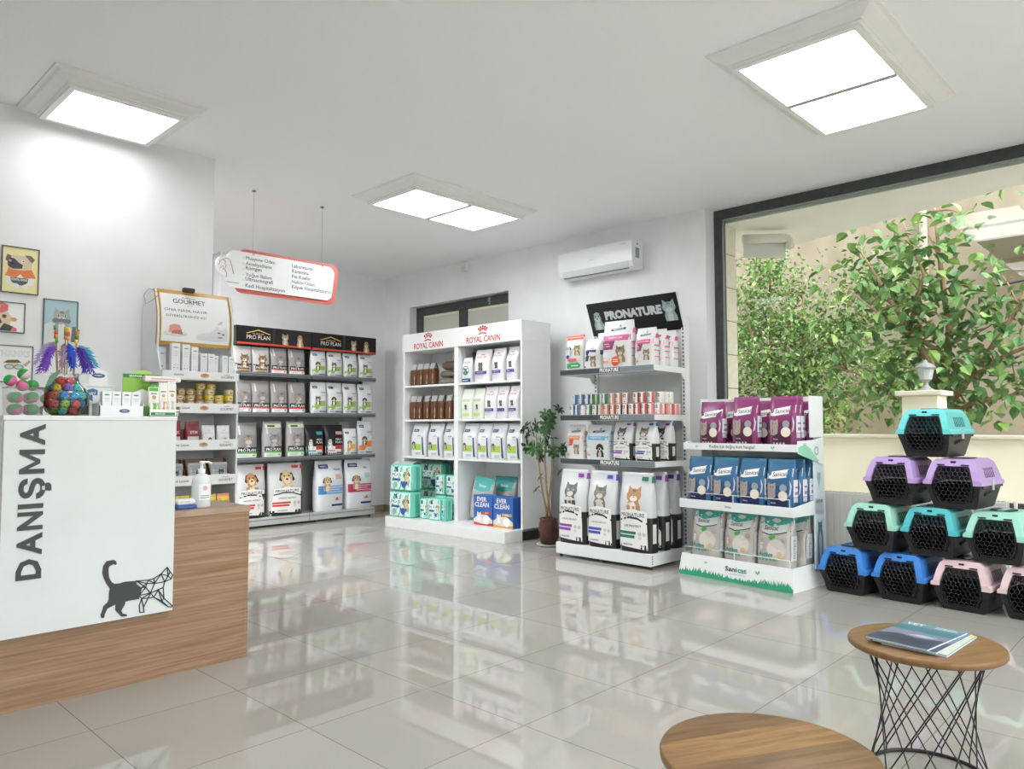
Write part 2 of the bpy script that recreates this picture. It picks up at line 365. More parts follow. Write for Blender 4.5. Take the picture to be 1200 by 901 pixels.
# small high window in the corner, behind the tall cabinet
wf = MB(); a, b_ = 6.12, 8.0
wf.box(6.47, 6.53, a, b_, 2.69, 2.805, D, .004); wf.box(6.47, 6.53, a, b_, 1.9, 1.98, D, .004)
for y in ((a, a + .05), (b_ - .13, b_), (6.98, 7.13)): wf.box(6.47, 6.53, y[0], y[1], 1.98, 2.69, D, .004)
wf.box(6.455, 6.47, 6.54, 6.57, 2.735, 2.79, '#b9b9b5|.3|.8')
wf.box(6.462, 6.47, 6.545, 6.565, 2.70, 2.74, '#b9b9b5|.3|.8')
wo = struct(wf.build('window_2'))
for y0, y1 in ((a + .05, 6.98), (7.13, b_ - .13)):
    struct(MB().box(6.495, 6.503, y0, y1, 1.98, 2.69, '#c9c8bb|.3').box(6.494, 6.504, y0, y1, 2.66, 2.69, '#e6e7c4|.4').box(6.494, 6.504, y0, y0 + .03, 1.98, 2.69, '#dfe0c2|.4').build('pane', wo))

# ceiling lamps : dropped boxes with a flared crown moulding
def ceiling_lamp(cx, cy, hx, hy, bars, label, lamp=None):
    t = thing('ceiling_light', label, 'ceiling light', (cx, cy, CEIL), 0, 'recessed panel ceiling lights')
    zb = -.085
    prof = [(.135, 0), (.135, -.012), (.118, -.016), (.105, -.03), (.075, -.045), (.048, -.058), (.048, -.066), (.035, -.07), (.035, -.085), (.0, -.085), (.0, -.075)]
    fr = MB(); n = len(prof); vs = []
    for o, z in prof: vs += [(-hx - o, -hy - o, z), (hx + o, -hy - o, z), (hx + o, hy + o, z), (-hx - o, hy + o, z)]
    fr.add(vs, [(j * 4 + i, j * 4 + (i + 1) % 4, j * 4 + 4 + (i + 1) % 4, j * 4 + 4 + i) for j in range(n - 1) for i in range(4)], '#e9e9e6|.45')
    fr.build('moulding', t)
    xs = [-hx] + bars + [hx]
    for a, b in zip(xs[:-1], xs[1:]):
        MB().box(a + .006, b - .006, -hy + .006, hy - .006, -.079, -.074, lamp or ('lamp_diffuser' if bars else 'lamp_diffuser_single')).build('diffuser', t)
    for b in bars: MB().box(b - .024, b + .024, -hy, hy, -.092, -.07, '#a8abaa|.4').build('divider_bar', t)
ceiling_lamp(1.63, 5.14, .305, .292, [], 'single square lit ceiling panel near the white poster wall')
ceiling_lamp(4.54, 5.16, .625, .31, [0.0], 'double lit ceiling panel in the middle, near the hanging sign')
ceiling_lamp(4.47, 1.575, .635, .312, [.02], 'double lit ceiling panel nearest the shop window')
ceiling_lamp(1.63, 1.575, .625, .31, [0.0], 'double lit ceiling panel seen only mirrored in the window')
ceiling_lamp(2.2, 7.25, .625, .31, [0.0], 'added fill light panel, unseen, in the corridor behind the white wall', 'lamp_diffuser_corridor')  # hidden by the white wall; added to brighten the back wall and rack
ceiling_lamp(1.63, -1.9, .625, .31, [0.0], 'added fill light panel, unseen, behind the photographer, left')  # out of view, added to even out the room light
ceiling_lamp(4.47, -1.9, .625, .31, [0.0], 'added fill light panel, unseen, behind the photographer, right')  # second unseen panel added for fill from behind the camera
# ================================================================ PACKAGE BUILDERS
def sst(a, b, t):
    t = min(1, max(0, (t - a) / (b - a))); return t * t * (3 - 2 * t)
def bag(fr, x, y, z, w, h, d, spec, base, name, label, cat, group, rz=0, seal=None, t0=.58, p=3.6, pinch=.0, wr=.05, lean=0, seed=None, side_col=None, seal_h=.055):
    """gusseted food bag: bottom block that flattens into a seal; front faces local -y, base centre at x, y+d/2"""
    sd = R.random() * 10 if seed is None else seed
    W = w / 2; D = d / 2
    def dep(t): return D * (1 - sst(t0, 1.0, t) * .9) * (.93 + .07 * sst(0, .06, t))
    def wid(t): return W * (1 - pinch * math.sin(PI * t) ** 2) * (.97 + .03 * sst(0, .06, t))
    def wrk(a, zz): return 1 + wr * (math.sin(a / w * 7 + sd + 3 * zz / h) * .5 + math.sin(zz / h * 13 + sd * 3 + a / w * 4) * .5) * sst(.02, .3, zz / h)
    def yo(t): return lean * t * h
    def front(X, Z, off):
        t = min(1, max(0, Z / h)); u = min(.995, abs(X) / wid(t))
        return (X, -dep(t) * (1 - u ** p) ** (1 / p) * wrk(X, Z) - off + yo(t), Z)
    def side(Y, Z, off):
        t = min(1, max(0, Z / h)); return (wid(t) * (1 - min(.98, abs(Y) * 2) ** p) ** (1 / p) + off, Y * 2 * dep(t) * wrk(W, Z) + yo(t), Z)
    n = 36; L = [0, .015, .05, .15, .27, .4, .5, .6, .68, .76, .83, .89, .94]; vs = []; fs = []
    for t in L:
        a_, b_ = wid(t), dep(t)
        for i in range(n):
            q = 2 * PI * i / n; c, s_ = math.cos(q), math.sin(q); k = (abs(c) ** p + abs(s_) ** p) ** (-1 / p)
            X = c * k * a_; Y = s_ * k * b_ * wrk(X, t * h) + yo(t); vs.append((X, Y, t * h))
    m = len(L); fs = [(j * n + i, j * n + (i + 1) % n, (j + 1) * n + (i + 1) % n, (j + 1) * n + i) for j in range(m - 1) for i in range(n)]
    mb = MB(); mb.add(vs, fs, base, True); mb.add(vs[:n], [tuple(reversed(range(n)))], base)
    mb.add(vs[-n:], [tuple(range(n))], base)
    mb.prints([s for s in spec if not (s[0] == 'r' and s[3] > .95)], w, h, front, side)
    c_, s_ = math.cos(0), 0
    px, py, pz = fr.p(x, y + D, z + .0012)
    t = thing(name, label, cat, (px, py, pz), fr.rz + rz, group)
    mb.build('bag_body', t)
    # flat crimped seal
    sb = MB(); k = 10; ts = .935; b0 = dep(.94); w0 = wid(.94) * 1.0; vs = []
    for j, (tt, dd) in enumerate(((ts, b0 * .55), (.965, b0 * .22 + .001), (1.0, b0 * .1 + .0015))):
        for sgn in (-1, 1):
            for i in range(k + 1):
                X = w0 * (2 * i / k - 1) * (.985 if j else .97); vs.append((X, sgn * dd + yo(tt) + .002 * math.sin(i * 1.7 + sd), tt * h))
    r = k + 1; f2 = []
    for j in range(2):
        for i in range(k):
            f2.append((2 * j * r + i, 2 * j * r + i + 1, 2 * (j + 1) * r + i + 1, 2 * (j + 1) * r + i))
            f2.append(((2 * j + 1) * r + i + 1, (2 * j + 1) * r + i, (2 * j + 3) * r + i, (2 * j + 3) * r + i + 1))
        f2.append((2 * j * r, 2 * (j + 1) * r, (2 * j + 3) * r, (2 * j + 1) * r)); f2.append((2 * j * r + k, (2 * j + 1) * r + k, (2 * j + 3) * r + k, 2 * (j + 1) * r + k))
    for i in range(k): f2.append((4 * r + i, 4 * r + i + 1, 5 * r + i + 1, 5 * r + i))
    sb.add(vs, f2, seal or base, True); sb.build('top_seal', t)
    return t

def packbox(fr, x, y, z, w, h, d, spec, base, name, label, cat, group, rz=0, bev=.004, side=None, top=None, sidespec=None):
    t_ = MB(); t_.box(-w / 2, w / 2, -d / 2, d / 2, 0, h, base, bev)
    t_.prints(spec, w, h, flat(d), (lambda Y, Z, o: (w / 2 + o, Y * d, Z)))
    px, py, pz = fr.p(x, y + d / 2, z + .0008)
    if top:
        o = thing(name, label, cat, (px, py, pz), fr.rz + rz, group); t_.build('carton', o); top(o, w, h, d); return o
    o = t_.build(name, None, (px, py, pz), (0, 0, fr.rz + rz)); return tag(o, label, cat, group)

def soft_pack(fr, x, y, z, w, h, d, spec, base, name, label, cat, group, rz=0, p=5, top=None, rx=0, mat_top='cloudy_plastic'):
    """film-wrapped pillow-sided block with a gathered film top"""
    n = 28; L = [0, .04, .12, .3, .5, .7, .88, .96, 1]; vs = []
    def pr(t): return (1 - abs(2 * t - 1) ** 9) ** .18 * .12 + .88 if 0 < t < 1 else .86
    def bul(a, zz): return 1 + .03 * math.sin(a * 60 + zz * 40)
    def front(X, Z, off):
        t = min(.999, max(.001, Z / h)); u = min(.995, abs(X) / (w / 2 * pr(t))); return (X, -d / 2 * pr(t) * (1 - u ** p) ** (1 / p) * bul(X, Z) - off, Z)
    def side(Y, Z, off):
        t = min(.999, max(.001, Z / h)); return (w / 2 * pr(t) * (1 - min(.98, abs(Y) * 2) ** p) ** (1 / p) + off, Y * d * pr(t), Z)
    for t in L:
        for i in range(n):
            q = 2 * PI * i / n; c, s_ = math.cos(q), math.sin(q); k = (abs(c) ** p + abs(s_) ** p) ** (-1 / p); k *= pr(t)
            X = c * k * w / 2; vs.append((X, s_ * k * d / 2 * bul(X, t * h), t * h))
    m = len(L); mb = MB()
    mb.add(vs, [(j * n + i, j * n + (i + 1) % n, (j + 1) * n + (i + 1) % n, (j + 1) * n + i) for j in range(m - 1) for i in range(n)], base, True)
    mb.add(vs, [tuple(reversed(range(n))), tuple(range((m - 1) * n, m * n))], base)
    mb.prints(spec, w, h, front, side)
    o = thing(name, label, cat, fr.p(x, y + d / 2, z + .001), fr.rz + rz, group); mb.build('pack_body', o)
    if top:
        tb = MB(); vs = []; k = 12
        for j, (zz, dd, ww) in enumerate(((h * .985, .36, .86), (h + top * .5, .2, .9), (h + top, .03, .94))):
            for sg in (-1, 1):
                for i in range(k + 1): X = (2 * i / k - 1) * w / 2 * ww; vs.append((X, sg * dd * d + .006 * math.sin(i * 2.3 + j * 2), zz - .004 * math.cos(i * 1.9)))
        r = k + 1; f = []
        for j in range(2):
            for i in range(k): f += [(2 * j * r + i, 2 * j * r + i + 1, 2 * (j + 1) * r + i + 1, 2 * (j + 1) * r + i), ((2 * j + 1) * r + i + 1, (2 * j + 1) * r + i, (2 * j + 3) * r + i, (2 * j + 3) * r + i + 1)]
        tb.add(vs, f, mat_top, True); tb.build('film_top', o)
    return o

# ---- print designs (x in widths, z in heights)
NV = '#27336b'; WH = '#ecebea'; BK = '#17171a'; GR = '#7cb548'
def lines(x0, x1, z, n, dz, col, hh=.008):
    return [('r', x0, x0 + (x1 - x0) * (1 - .25 * (i % 2)), z - i * dz, z - i * dz + hh, col) for i in range(n)]
def d_pp_dark():      # silver sachet, dark lower block, brown cat
    return [('r', -.45, .45, .02, .3, '#20251f'), ('cat', .05, .5, .62, '#7b6047', '#d9cfc0'), ('p', [(-.45, .28), (.45, .28), (.45, .34), (0, .27), (-.45, .33)], '#20251f'), ('T', 'PRO PLAN', 0, .19, .08, .62, '#e8e6df'), ('c', 0, .29, .06, '#c9a24a'), ('r', -.3, .3, .08, .12, '#b8944a'), ('t', 'Vitality', -.15, .86, .04, .35, '#59585a')]
def d_pp_grey(strip, strip2='#f2f0ee', catc='#85807c'):
    return [('cat', .05, .5, .72, catc, '#bdb8b4'), ('r', -.46, .46, .02, .31, '#2b2b2d'), ('r', -.46, .46, .02, .17, strip2), ('r', -.46, .46, .125, .17, strip), ('T', 'PRO PLAN', 0, .225, .075, .78, '#f0efee'), ('t', 'Purina', -.05, .29, .03, .3, '#dedcda'),
            ('r', -.38, -.3, .66, .92, '#c9c7c5'), ('r', .24, .34, .06, .1, '#6fae4c')] + lines(-.4, .1, .09, 2, .035, '#77777a')
def d_vet(band, pet, petc, light='#e4ddd0', words='Adult'):
    return [('r', -.4, -.1, .8, .88, NV), ('t', 'VIRBAC', -.25, .84, .035, .24, '#e9e9f0'), ('r', .02, .46, .22, .4, band), ('p', [(-.46, .12), (-.12, .12), (.02, .22), (.02, .4), (-.2, .3), (-.46, .26)], band), (pet, -.12, .45, .42, petc, light),
            ('t', words, .22, .67, .06, .36, '#3b4466'), ('r', .08, .4, .56, .6, '#c8cbd2'), ('r', .16, .38, .44, .54, '#dfe1e6'), ('r', -.05, .42, .045, .075, NV), ('r', -.4, -.12, .05, .08, '#a9adba')] + lines(.1, .44, .17, 3, .03, '#8d93a3')
def d_vet_tall(band):
    return [('r', -.36, 0, .75, .83, NV), ('t', 'VIRBAC', -.18, .79, .035, .28, '#e9e9f0'), ('r', -.42, .26, .2, .38, band), ('dog', -.22, .38, .3, '#54483c', '#cbbfa8'), ('t', 'adult', .12, .63, .05, .26, '#3b4466'), ('r', .0, .22, .54, .57, '#c8cbd2'),
            ('p', [(.3, .6), (.36, .6), (.42, .06), (.34, .06)], NV), ('r', -.1, .24, .06, .13, '#b9bcc6'), ('s', -.2, .3, .25, .5, '#c7c9d2'), ('s', -.2, .3, .55, .62, '#aeb2c2'), ('r', .34, .44, .05, .09, '#3f9c4a')]
def d_rc(band=('#4a3f86')):
    return [('T', 'ROYAL CANIN', 0, .76, .05, .56, '#c8323a'), ('c', 0, .85, .035, '#c8323a'), ('c', -.08, .84, .03, '#c8323a'), ('c', .08, .84, .03, '#c8323a'), ('cat', .0, .5, .34, '#3a3330', '#6d645e'), ('r', -.34, .36, .235, .325, band), ('t', 'SENSITIVITY', .0, .28, .035, .5, '#dcd9ec'), ('r', -.34, .2, .19, .215, '#b9b7c9')] + lines(-.34, .2, .15, 3, .03, '#c7c7cc') + [('s', -.3, .3, .2, .6, '#dcdbe0')]
def d_rc_teal():
    return [('T', 'ROYAL CANIN', 0, .8, .06, .7, '#c8323a'), ('c', 0, .48, .36, '#2f7f8d'), ('cat', 0, .48, .36, '#26404d', '#8fb0b3'), ('r', -.47, .47, .02, .16, '#27476f'), ('r', -.3, .3, .07, .1, '#cfdbe6')]
def d_pale_green():
    return [('r', -.46, .46, .02, .2, '#b6cf86'), ('r', -.3, .32, .58, .65, '#8fae7f'), ('t', 'VETERINARY', 0, .615, .03, .5, '#f4f6f0'), ('dog', .02, .42, .26, '#34373a', '#6b6e70')] + lines(-.25, .25, .3, 2, .03, '#b9bdb6')
def d_hills(c1, c2=None, badge=None, pet='cat', pc='#8d7a62'):
    s = [('p', [(-.22, .77), (.28, .79), (.3, .84), (-.2, .825)], NV), ('t', "PRESCRIPTION", .04, .807, .03, .42, '#e6e7ef'), ('p', [(.04, .86), (.1, .92), (.12, .86)], '#4a5a86'), ('r', -.47, .47, .56, .68, c1), ('t', 'DIGESTIVE CARE', 0, .62, .035, .6, '#f6dfe9')]
    if c2: s += [('p', [(-.47, .38), (-.1, .38), (.0, .56), (-.47, .56)], c2), ('r', -.4, -.18, .44, .46, '#d9b3c6'), ('r', -.4, -.2, .49, .51, '#d9b3c6')]
    s += [(pet, .17, .32, .4, pc, '#cdbfa8'), ('r', -.44, -.2, .22, .32, '#d9e2e2'), ('r', -.44, -.22, .1, .15, '#e0955a')]
    s += [('s', -.3, .3, .72, .82, c1), ('s', -.34, .34, .5, .53, c1), ('s', -.34, .34, .38, .4, c1), ('s', -.34, .34, .22, .24, c1)]
    if badge: s += [('c', .02, .13, .14, '#e0592f'), ('r', -.06, .1, .15, .165, '#f6d9c9'), ('r', -.07, .11, .115, .13, '#f6d9c9')]
    return s
def d_pn(c1, petc='#6f675f', pet='cat', light='#c9c2b8', wd='HOLISTIC'):
    bl = BK
    return [(pet, .0, .7, .56, petc, light), ('r', -.48, .48, .0, .1, bl), ('p', [(-.45, .07), (.43, .04), (.41, .51), (0, .545), (-.38, .51)], '#ecebe8'), ('p', [(-.39, .41), (-.1, .45), (.15, .44), (.42, .38), (.42, .355), (.15, .415), (-.1, .425), (-.4, .385)], bl),
            ('T', 'PRONATURE', .0, .47, .05, .7, '#2b2b2e'), ('t', wd + ' PROTECT', .0, .33, .03, .55, '#2b2b2e'), ('r', -.42, .1, .225, .26, c1), ('r', -.42, .06, .175, .212, c1), ('c', .22, .235, .05, '#c8c6c3'), ('c', .34, .23, .05, '#c8c6c3'), ('c', .22, .18, .045, '#d4d2cf'), ('t', '12 kg', .3, .09, .025, .2, '#444448'), ('r', -.3, 0, .085, .105, '#a9a7a4'),
            ('r', .18, .38, .9, .95, c1), ('s', -.48, .48, 0, .44, bl), ('s', -.25, .05, .12, .36, '#d7d5d2'), ('st', 'PRONATURE', .3, .24, .16, .36, '#e9e7e4', .01, PI / 2), ('s', -.4, .4, .88, .96, c1)]
def d_sani(top, mid, dark):
    return [('r', -.47, .47, .02, .3, dark), ('r', -.47, .47, .3, .5, mid), ('p', [(-.47, .6), (.47, .68), (.47, .83), (-.47, .74)], '#eceae8'), ('T', 'Sanicat', .03, .72, .085, .52, '#3c3b40', .012, .09),
            ('p', [(-.4, .26), (-.42, .5), (-.38, .56), (-.3, .53), (-.2, .53), (-.12, .56), (-.1, .48), (-.12, .28), (-.25, .24)], '#a89c94'), ('c', -.3, .47, .018, '#38322f'), ('c', -.19, .47, .018, '#38322f'),
            ('c', .18, .46, .13, '#8fa0b4'), ('c', .21, .48, .07, '#a59a97'), ('c', .17, .31, .17, '#ddd2c0'), ('c', .17, .31, .15, '#e6dccb'), ('t', 'Beauty', -.18, .17, .035, .3, '#d9d3e0')] + [('c', -.25 + .12 * i, .09, .04, '#b9aec4') for i in range(4)] + [('p', [(.4, .62), (.46, .5), (.44, .36), (.38, .3), (.42, .46)], '#cfc9d8'),
            ('s', -.32, .36, .3, .62, '#dcdae3'), ('s', -.3, .2, .2, .29, '#c3bfcf'), ('s', -.2, .3, .34, .4, '#8b86a0'), ('s', -.2, .25, .46, .5, '#8b86a0')]
def d_active():
    return [('p', [(-.47, .97), (-.47, .72), (-.1, .67), (.2, .7), (.47, .76), (.47, .97)], '#d5dcd8'), ('p', [(-.47, .98), (-.47, .88), (-.1, .8), (.15, .84), (.47, .9), (.47, .98)], '#49aaa0'), ('p', [(-.47, .72), (-.1, .665), (.2, .7), (.47, .755), (.47, .735), (.2, .68), (-.1, .645), (-.47, .7)], '#3a3c40'),
            ('T', 'Sanicat', -.08, .78, .08, .4, '#3c4448'), ('p', [(-.12, .6), (0, .68), (.1, .64), (.05, .58), (-.04, .56)], '#4f9f45'), ('c', .12, .4, .27, '#c9c4bb'), ('c', .12, .4, .24, '#d3cec5'), ('cat', -.3, .5, .24, '#b7aaa2', '#d6cdc7'), ('c', .22, .3, .07, '#cfb27c'),
            ('t', 'Active', -.16, .29, .085, .46, '#2f8f84', .02), ('c', .34, .58, .07, '#a9a4a0')] + [('c', -.34 + .11 * i, .2, .04, '#4fae9c') for i in range(5)] + [('s', -.34, .1, .2, .66, '#c9cdd0'), ('st', 'PROTECT', -.12, .42, .16, .36, '#5e6b6f', .01, PI / 2)]
# ================================================================ DARK WALL RACK (back wall)
PP = Fr(3.95, 8.15, 0)
rk = thing('shelving_unit', 'double bay steel rack with black header boards against the back wall', 'shelving', PP.p(0, 0), 0)
SG = '#a7a9a8|.4'; SGD = '#5b5e60|.4'; SGM = '#8b8e8f|.4'
for i in range(2):
    x0 = .0 + i * .985; x1 = x0 + (.98 if i == 0 else .97)
    MB().box(x0, x1, .0, .37, .025, .115, '#b4b6b4|.4', .004).box(x0 + .02, x1 - .01, -.003, 0, .085, .09, '#46484a').box(x0 + .005, x1 - .005, .01, .37, .115, .12, '#a9abaa|.4').build('base_deck', rk)
    MB().box(x0, x1, .34, .36, .12, 2.35, '#8f9290|.5').build('back_panel', rk)
    for zt in (1.815, 1.345, .815):
        s = MB().box(x0 + .01, x1 - .01, .0, .34, zt - .02, zt, SGM, .002).build('shelf', rk)
        MB().box(x0 + .008, x1 - .008, -.012, .0, zt - .045, zt + .004, SGD, .003).box(x0 + .01, x1 - .01, -.014, -.012, zt - .01, zt - .004, '#8b8f92|.3').build('price_strip', s)
    hd = MB(); hx0, hx1 = x0 - .0, x1; hw = hx1 - hx0; z0 = 2.135; z1 = 2.355
    hd.box(hx0, hx1, .0, .34, z0, z1, '#121214|.25', .003)
    fr_ = lambda X, Z, o, hx0=hx0: (hx0 + X, -o, z0 + Z)
    hd.prints([('r', .01, .99, .02, .13, '#b8402c'), ('T', 'PRO PLAN', .28, .42, .22, .3, '#c7c1b2'), ('p', [(.12, .62), (.28, .84), (.44, .62), (.42, .6), (.28, .79), (.14, .6)], '#cfa953'), ('T', 'PURINA', .28, .6, .08, .14, '#a9a49a'), ('r', .46, .5, .16, .95, '#2b2a2a')], hw, z1 - z0, fr_)
    hd.prints([('cat', .63, .5, .11, '#9a8a78', '#cfc5b8'), ('dog', .83, .5, .13, '#a4835c', '#d6c4a6')], hw, z1 - z0, fr_, lay=6)
    hd.build('header_board', rk)
for x in (.012, .982, 1.943):
    MB().box(x - .012, x + .012, .3, .36, .0, 2.36, '#77797a|.4', .002).build('upright', rk)
for x in (.06, .9, 1.08, 1.9): MB().lathe([(.014, 0), (.014, .025)], '#2a2b2c', 10, (x, .04, 0)).build('foot', rk)
G = ['pet food bags on the top shelf of the dark rack', 'pet food bags on the second shelf of the dark rack', 'pet food bags on the third shelf of the dark rack', 'large pet food bags on the floor deck of the dark rack']
LEFT4 = ['leftmost', 'second from left', 'third from left', 'rightmost']
for i in range(4):
    dk = i < 2
    bag(PP, (.105, .328, .56, .8)[i], .012, 1.815, .215, .305 if dk else .314, .1, d_pp_dark() if dk else d_pp_grey('#c84a4f'), '#b4b3b0|.3' if dk else '#8f8c8c|.3', 'pet_food_bag',
        ('silver dark-footed cat food sachet' if dk else 'grey red-striped cat food bag') + ', %s on left top shelf of dark rack' % LEFT4[i], 'pet food bag', G[0], R.uniform(-.06, .06))
    bag(PP, (1.105, 1.342, 1.578, 1.82)[i], .012, 1.815, .212, .314, .1, d_vet('#8fb64e', 'cat' if i % 2 else 'dog', '#6f6250'), '#dcdedf|.3', 'pet_food_bag', 'white green-banded food bag, %s on the right top shelf of dark rack' % LEFT4[i], 'pet food bag', G[0], R.uniform(-.06, .06))
    bag(PP, (.11, .335, .572, .812)[i], .012, 1.345, .225, .375, .11, d_pp_grey(('#d9708c', '#cf5a5a', '#cf5a5a', '#cf4040')[i]), '#918e8e|.3', 'pet_food_bag', 'grey %s-striped cat food bag, %s on left second shelf of dark rack' % (('pink', 'red', 'red', 'dark red')[i], LEFT4[i]), 'pet food bag', G[1], R.uniform(-.06, .06))
    bag(PP, (1.117, 1.346, 1.577, 1.812)[i], .012, 1.345, .215, .39, .11, d_vet('#93b552', 'cat' if i % 2 == 0 else 'dog', '#5f574a'), '#d9dbdc|.3', 'pet_food_bag', 'white green-banded food bag, %s on the right second shelf of dark rack' % LEFT4[i], 'pet food bag', G[1], R.uniform(-.06, .06))
bag(PP, .165, .012, .815, .27, .41, .11, d_pp_grey('#63a05a', '#dfe8d9'), '#858384|.3', 'pet_food_bag', 'grey cat food bag with green strip beside the white cardboard stand', 'pet food bag', G[2])
for i, x in enumerate((.495, .8)):
    bag(PP, x, .012, .815, .238, .425, .1, d_pp_grey('#7db26a', '#dfe8d9') + [('r', -.44, .44, .83, .94, '#cfd9b9'), ('r', -.3, .1, .85, .9, '#33402f')], '#9d9a9c|.3', 'pet_food_bag', 'grey cat food bag with pale green top, %s of two on third shelf' % ('left', 'right')[i], 'pet food bag', G[2])
for i, x in enumerate((.335, .645)):
    bag(PP, x, .17, .815, .1, .36, .08, [('r', -.4, .4, .1, .3, '#e2e0dc')] + [('r', -.4, .0, .4 + .1 * k, .44 + .1 * k, '#c9c7c4') for k in range(5)], '#2b2b2d|.4', 'pet_food_bag', 'dark food bag turned edge-on in the %s gap of the third shelf' % ('left', 'right')[i], 'pet food bag', G[2])
for i, (x, c) in enumerate(((1.06, '#3f9aa5'), (1.343, '#d18f96'))):
    bag(PP, x, .012, .815, .262, .385, .11, [('r', -.47, .47, .03, .3, '#e3e3e1'), ('dog', -.26, .42, .4, '#c9c4bd', '#efedea'), ('T', 'PRO', .2, .52, .07, .3, WH), ('T', 'PLAN', .2, .43, .07, .34, WH), ('r', .02, .44, .2, .33, '#b8342f'), ('r', -.42, 0, .14, .18, c), ('r', .05, .4, .68, .78, c), ('r', .1, .4, .08, .12, '#8a8a8c')] + lines(-.42, -.02, .1, 2, .04, c), '#161618|.28', 'pet_food_bag', 'black dog food bag with %s flash on the third rack shelf' % ('teal', 'pink')[i], 'pet food bag', G[2], (.04, -.05)[i], seal='#161618|.28')
bag(PP, 1.583, .012, .815, .195, .335, .09, d_vet('#e5a93f', 'dog', '#c09a63'), '#dfe1e2|.3', 'pet_food_bag', 'short white food bag with orange band on the third rack shelf', 'pet food bag', G[2])
bag(PP, 1.82, .012, .815, .235, .435, .1, d_vet('#dc7f3a', 'dog', '#6a4a33'), '#cfd2d6|.3', 'pet_food_bag', 'tall grey-white food bag with orange band at rack right end', 'pet food bag', G[2])
bag(PP, 1.62, .2, .815, .15, .42, .08, [('r', -.45, .45, .1, .55, '#23262c'), ('r', -.45, .45, .62, .68, '#23262c')], '#a9adb3|.3', 'pet_food_bag', 'grey and dark food bag behind the short orange banded one', 'pet food bag', G[2])
for i, (x, wd, pc) in enumerate(((.225, .38, '#b4814f'), (.68, .44, '#c9ab82'))):
    bag(PP, x, .0, .12, wd, .62, .17, d_pn('#c9323a', pc, 'dog', '#dcc9a9'), '#c9cacb|.25', 'pet_food_bag', 'large silver dog food bag with black base, %s of the two on deck' % ('left', 'right')[i], 'pet food bag', G[3], (.03, -.03)[i])
for i, (x, c, nm) in enumerate(((1.29, '#7fa9d6', 'blue'), (1.73, '#c4486a', 'pink'))):
    bag(PP, x, .0, .12, .4, .63, .17, [('r', -.4, -.05, .84, .92, NV), ('t', 'VIRBAC', -.22, .88, .035, .28, '#e9e9f0'), ('t', ('Adult', 'Baby')[i], .25, .82, .05, .3, '#2f3350'), ('r', -.45, .45, .33, .5, c), ('r', -.45, -.2, .33, .5, ('#3f7fb8', '#b3305a')[i]), ('dog', -.16, .58, .4, ('#c8a678', '#b98d6d')[i], '#e3d3b8'), ('r', .15, .36, .62, .72, ('#c9a9a0', '#9fc0b8')[i]), ('r', .0, .42, .09, .13, NV), ('r', .1, .36, .2, .26, '#d8c4bd'), ('p', [(.12, .2), (.2, .27), (.28, .2)], '#b05a4f')] + lines(-.16, .42, .46, 3, .045, '#e5eaf2'), '#d8dbde|.22', 'pet_food_bag', 'large white dog food bag with %s band on right floor deck' % nm, 'pet food bag', G[3], (.02, -.02)[i])

# ================================================================ TALL WHITE CABINET (red logo) on the right wall
RC = Fr(5.655, 7.235, -PI / 2); CW = 1.985; CD = .455
rc = thing('display_cabinet', 'tall white open cabinet with red crown lettering on its header', 'display cabinet', RC.p(0, 0), RC.rz)
WHT = '#e6e7e7|.35'
def part(name, *a, mat=WHT, bev=.002, p=None): return MB().box(*a, mat, bev).build(name, p or rc)
DV = (.925, .99)
part('side_panel', -.012, .02, 0, CD, .1, 2.285); part('side_panel', CW - .025, CW + .0, 0, CD, .1, 2.285)
part('divider_panel', DV[0], DV[1], 0.0, CD, .115, 2.085)
part('back_panel', .02, CW - .025, CD - .02, CD, .1, 2.285)
MB().box(.0, CW, -.262, .0, 0, .118, WHT, .003).build('plinth', rc)
part('bottom_board', .0, CW - .0, .0, CD, .098, .118)
MB().box(.02, CW - .02, .03, CD - .01, 0, .098, '#18181a|.6').build('toe_kick', rc)
for zt in (1.672, 1.262, .818):
    part('shelf', .02, DV[0], .01, CD - .02, zt - .022, zt); part('shelf', DV[1], CW - .025, .01, CD - .02, zt - .022, zt)
part('shelf_support', .7, .72, .3, CD - .02, 1.262, 1.65, mat='#d2d3d2|.4'); part('shelf_support', 1.6, 1.84, .34, CD - .02, .118, .796, mat='#d2d3d2|.4')
hd = MB(); hd.box(-.015, CW + .003, -.012, CD, 2.085, 2.3, WHT, .003)
fr_ = lambda X, Z, o: (X, -.012 - o, 2.085 + Z)
for cx in (.48, 1.41):
    sp = [('T', 'ROYAL CANIN', cx, .055, .07, .53, '#b8141f', .02)]
    for k in range(5):
        a = (k - 2) * .42; sp += [('c', cx + .085 * math.sin(a) * 1.05, .118 + .075 * math.cos(a) + .0, .0125, '#b8141f'), ('c', cx + .06 * math.sin(a) * 1.02, .112 + .055 * math.cos(a), .0105, '#b8141f'), ('c', cx + .075 * math.sin(a + .18), .113 + .065 * math.cos(a + .18), .004, '#b8141f')]
    sp += [('p', [(cx - .062, .115), (cx, .13), (cx + .062, .115), (cx + .057, .102), (cx, .117), (cx - .057, .102)], '#b8141f')]
    hd.prints(sp, 1, 1, fr_)
hd.build('header_board', rc)
G = 'packets of loose kibble in the white cabinet'
def kib(x, z, w, h, lab, y=.06):
    return soft_pack(RC, x, y, z, w, h, .1, [('p', [(.3, .08), (.36, .1), (.33, .3), (.38, .5), (.34, .7), (.29, .5)], '#c9b8a0'), ('p', [(-.1, .3), (-.05, .28), (-.08, .6), (-.12, .62)], '#8d6c4c')], 'kibble', 'kibble_packet', lab, 'kibble packet', G, R.uniform(-.12, .12), top=.07)
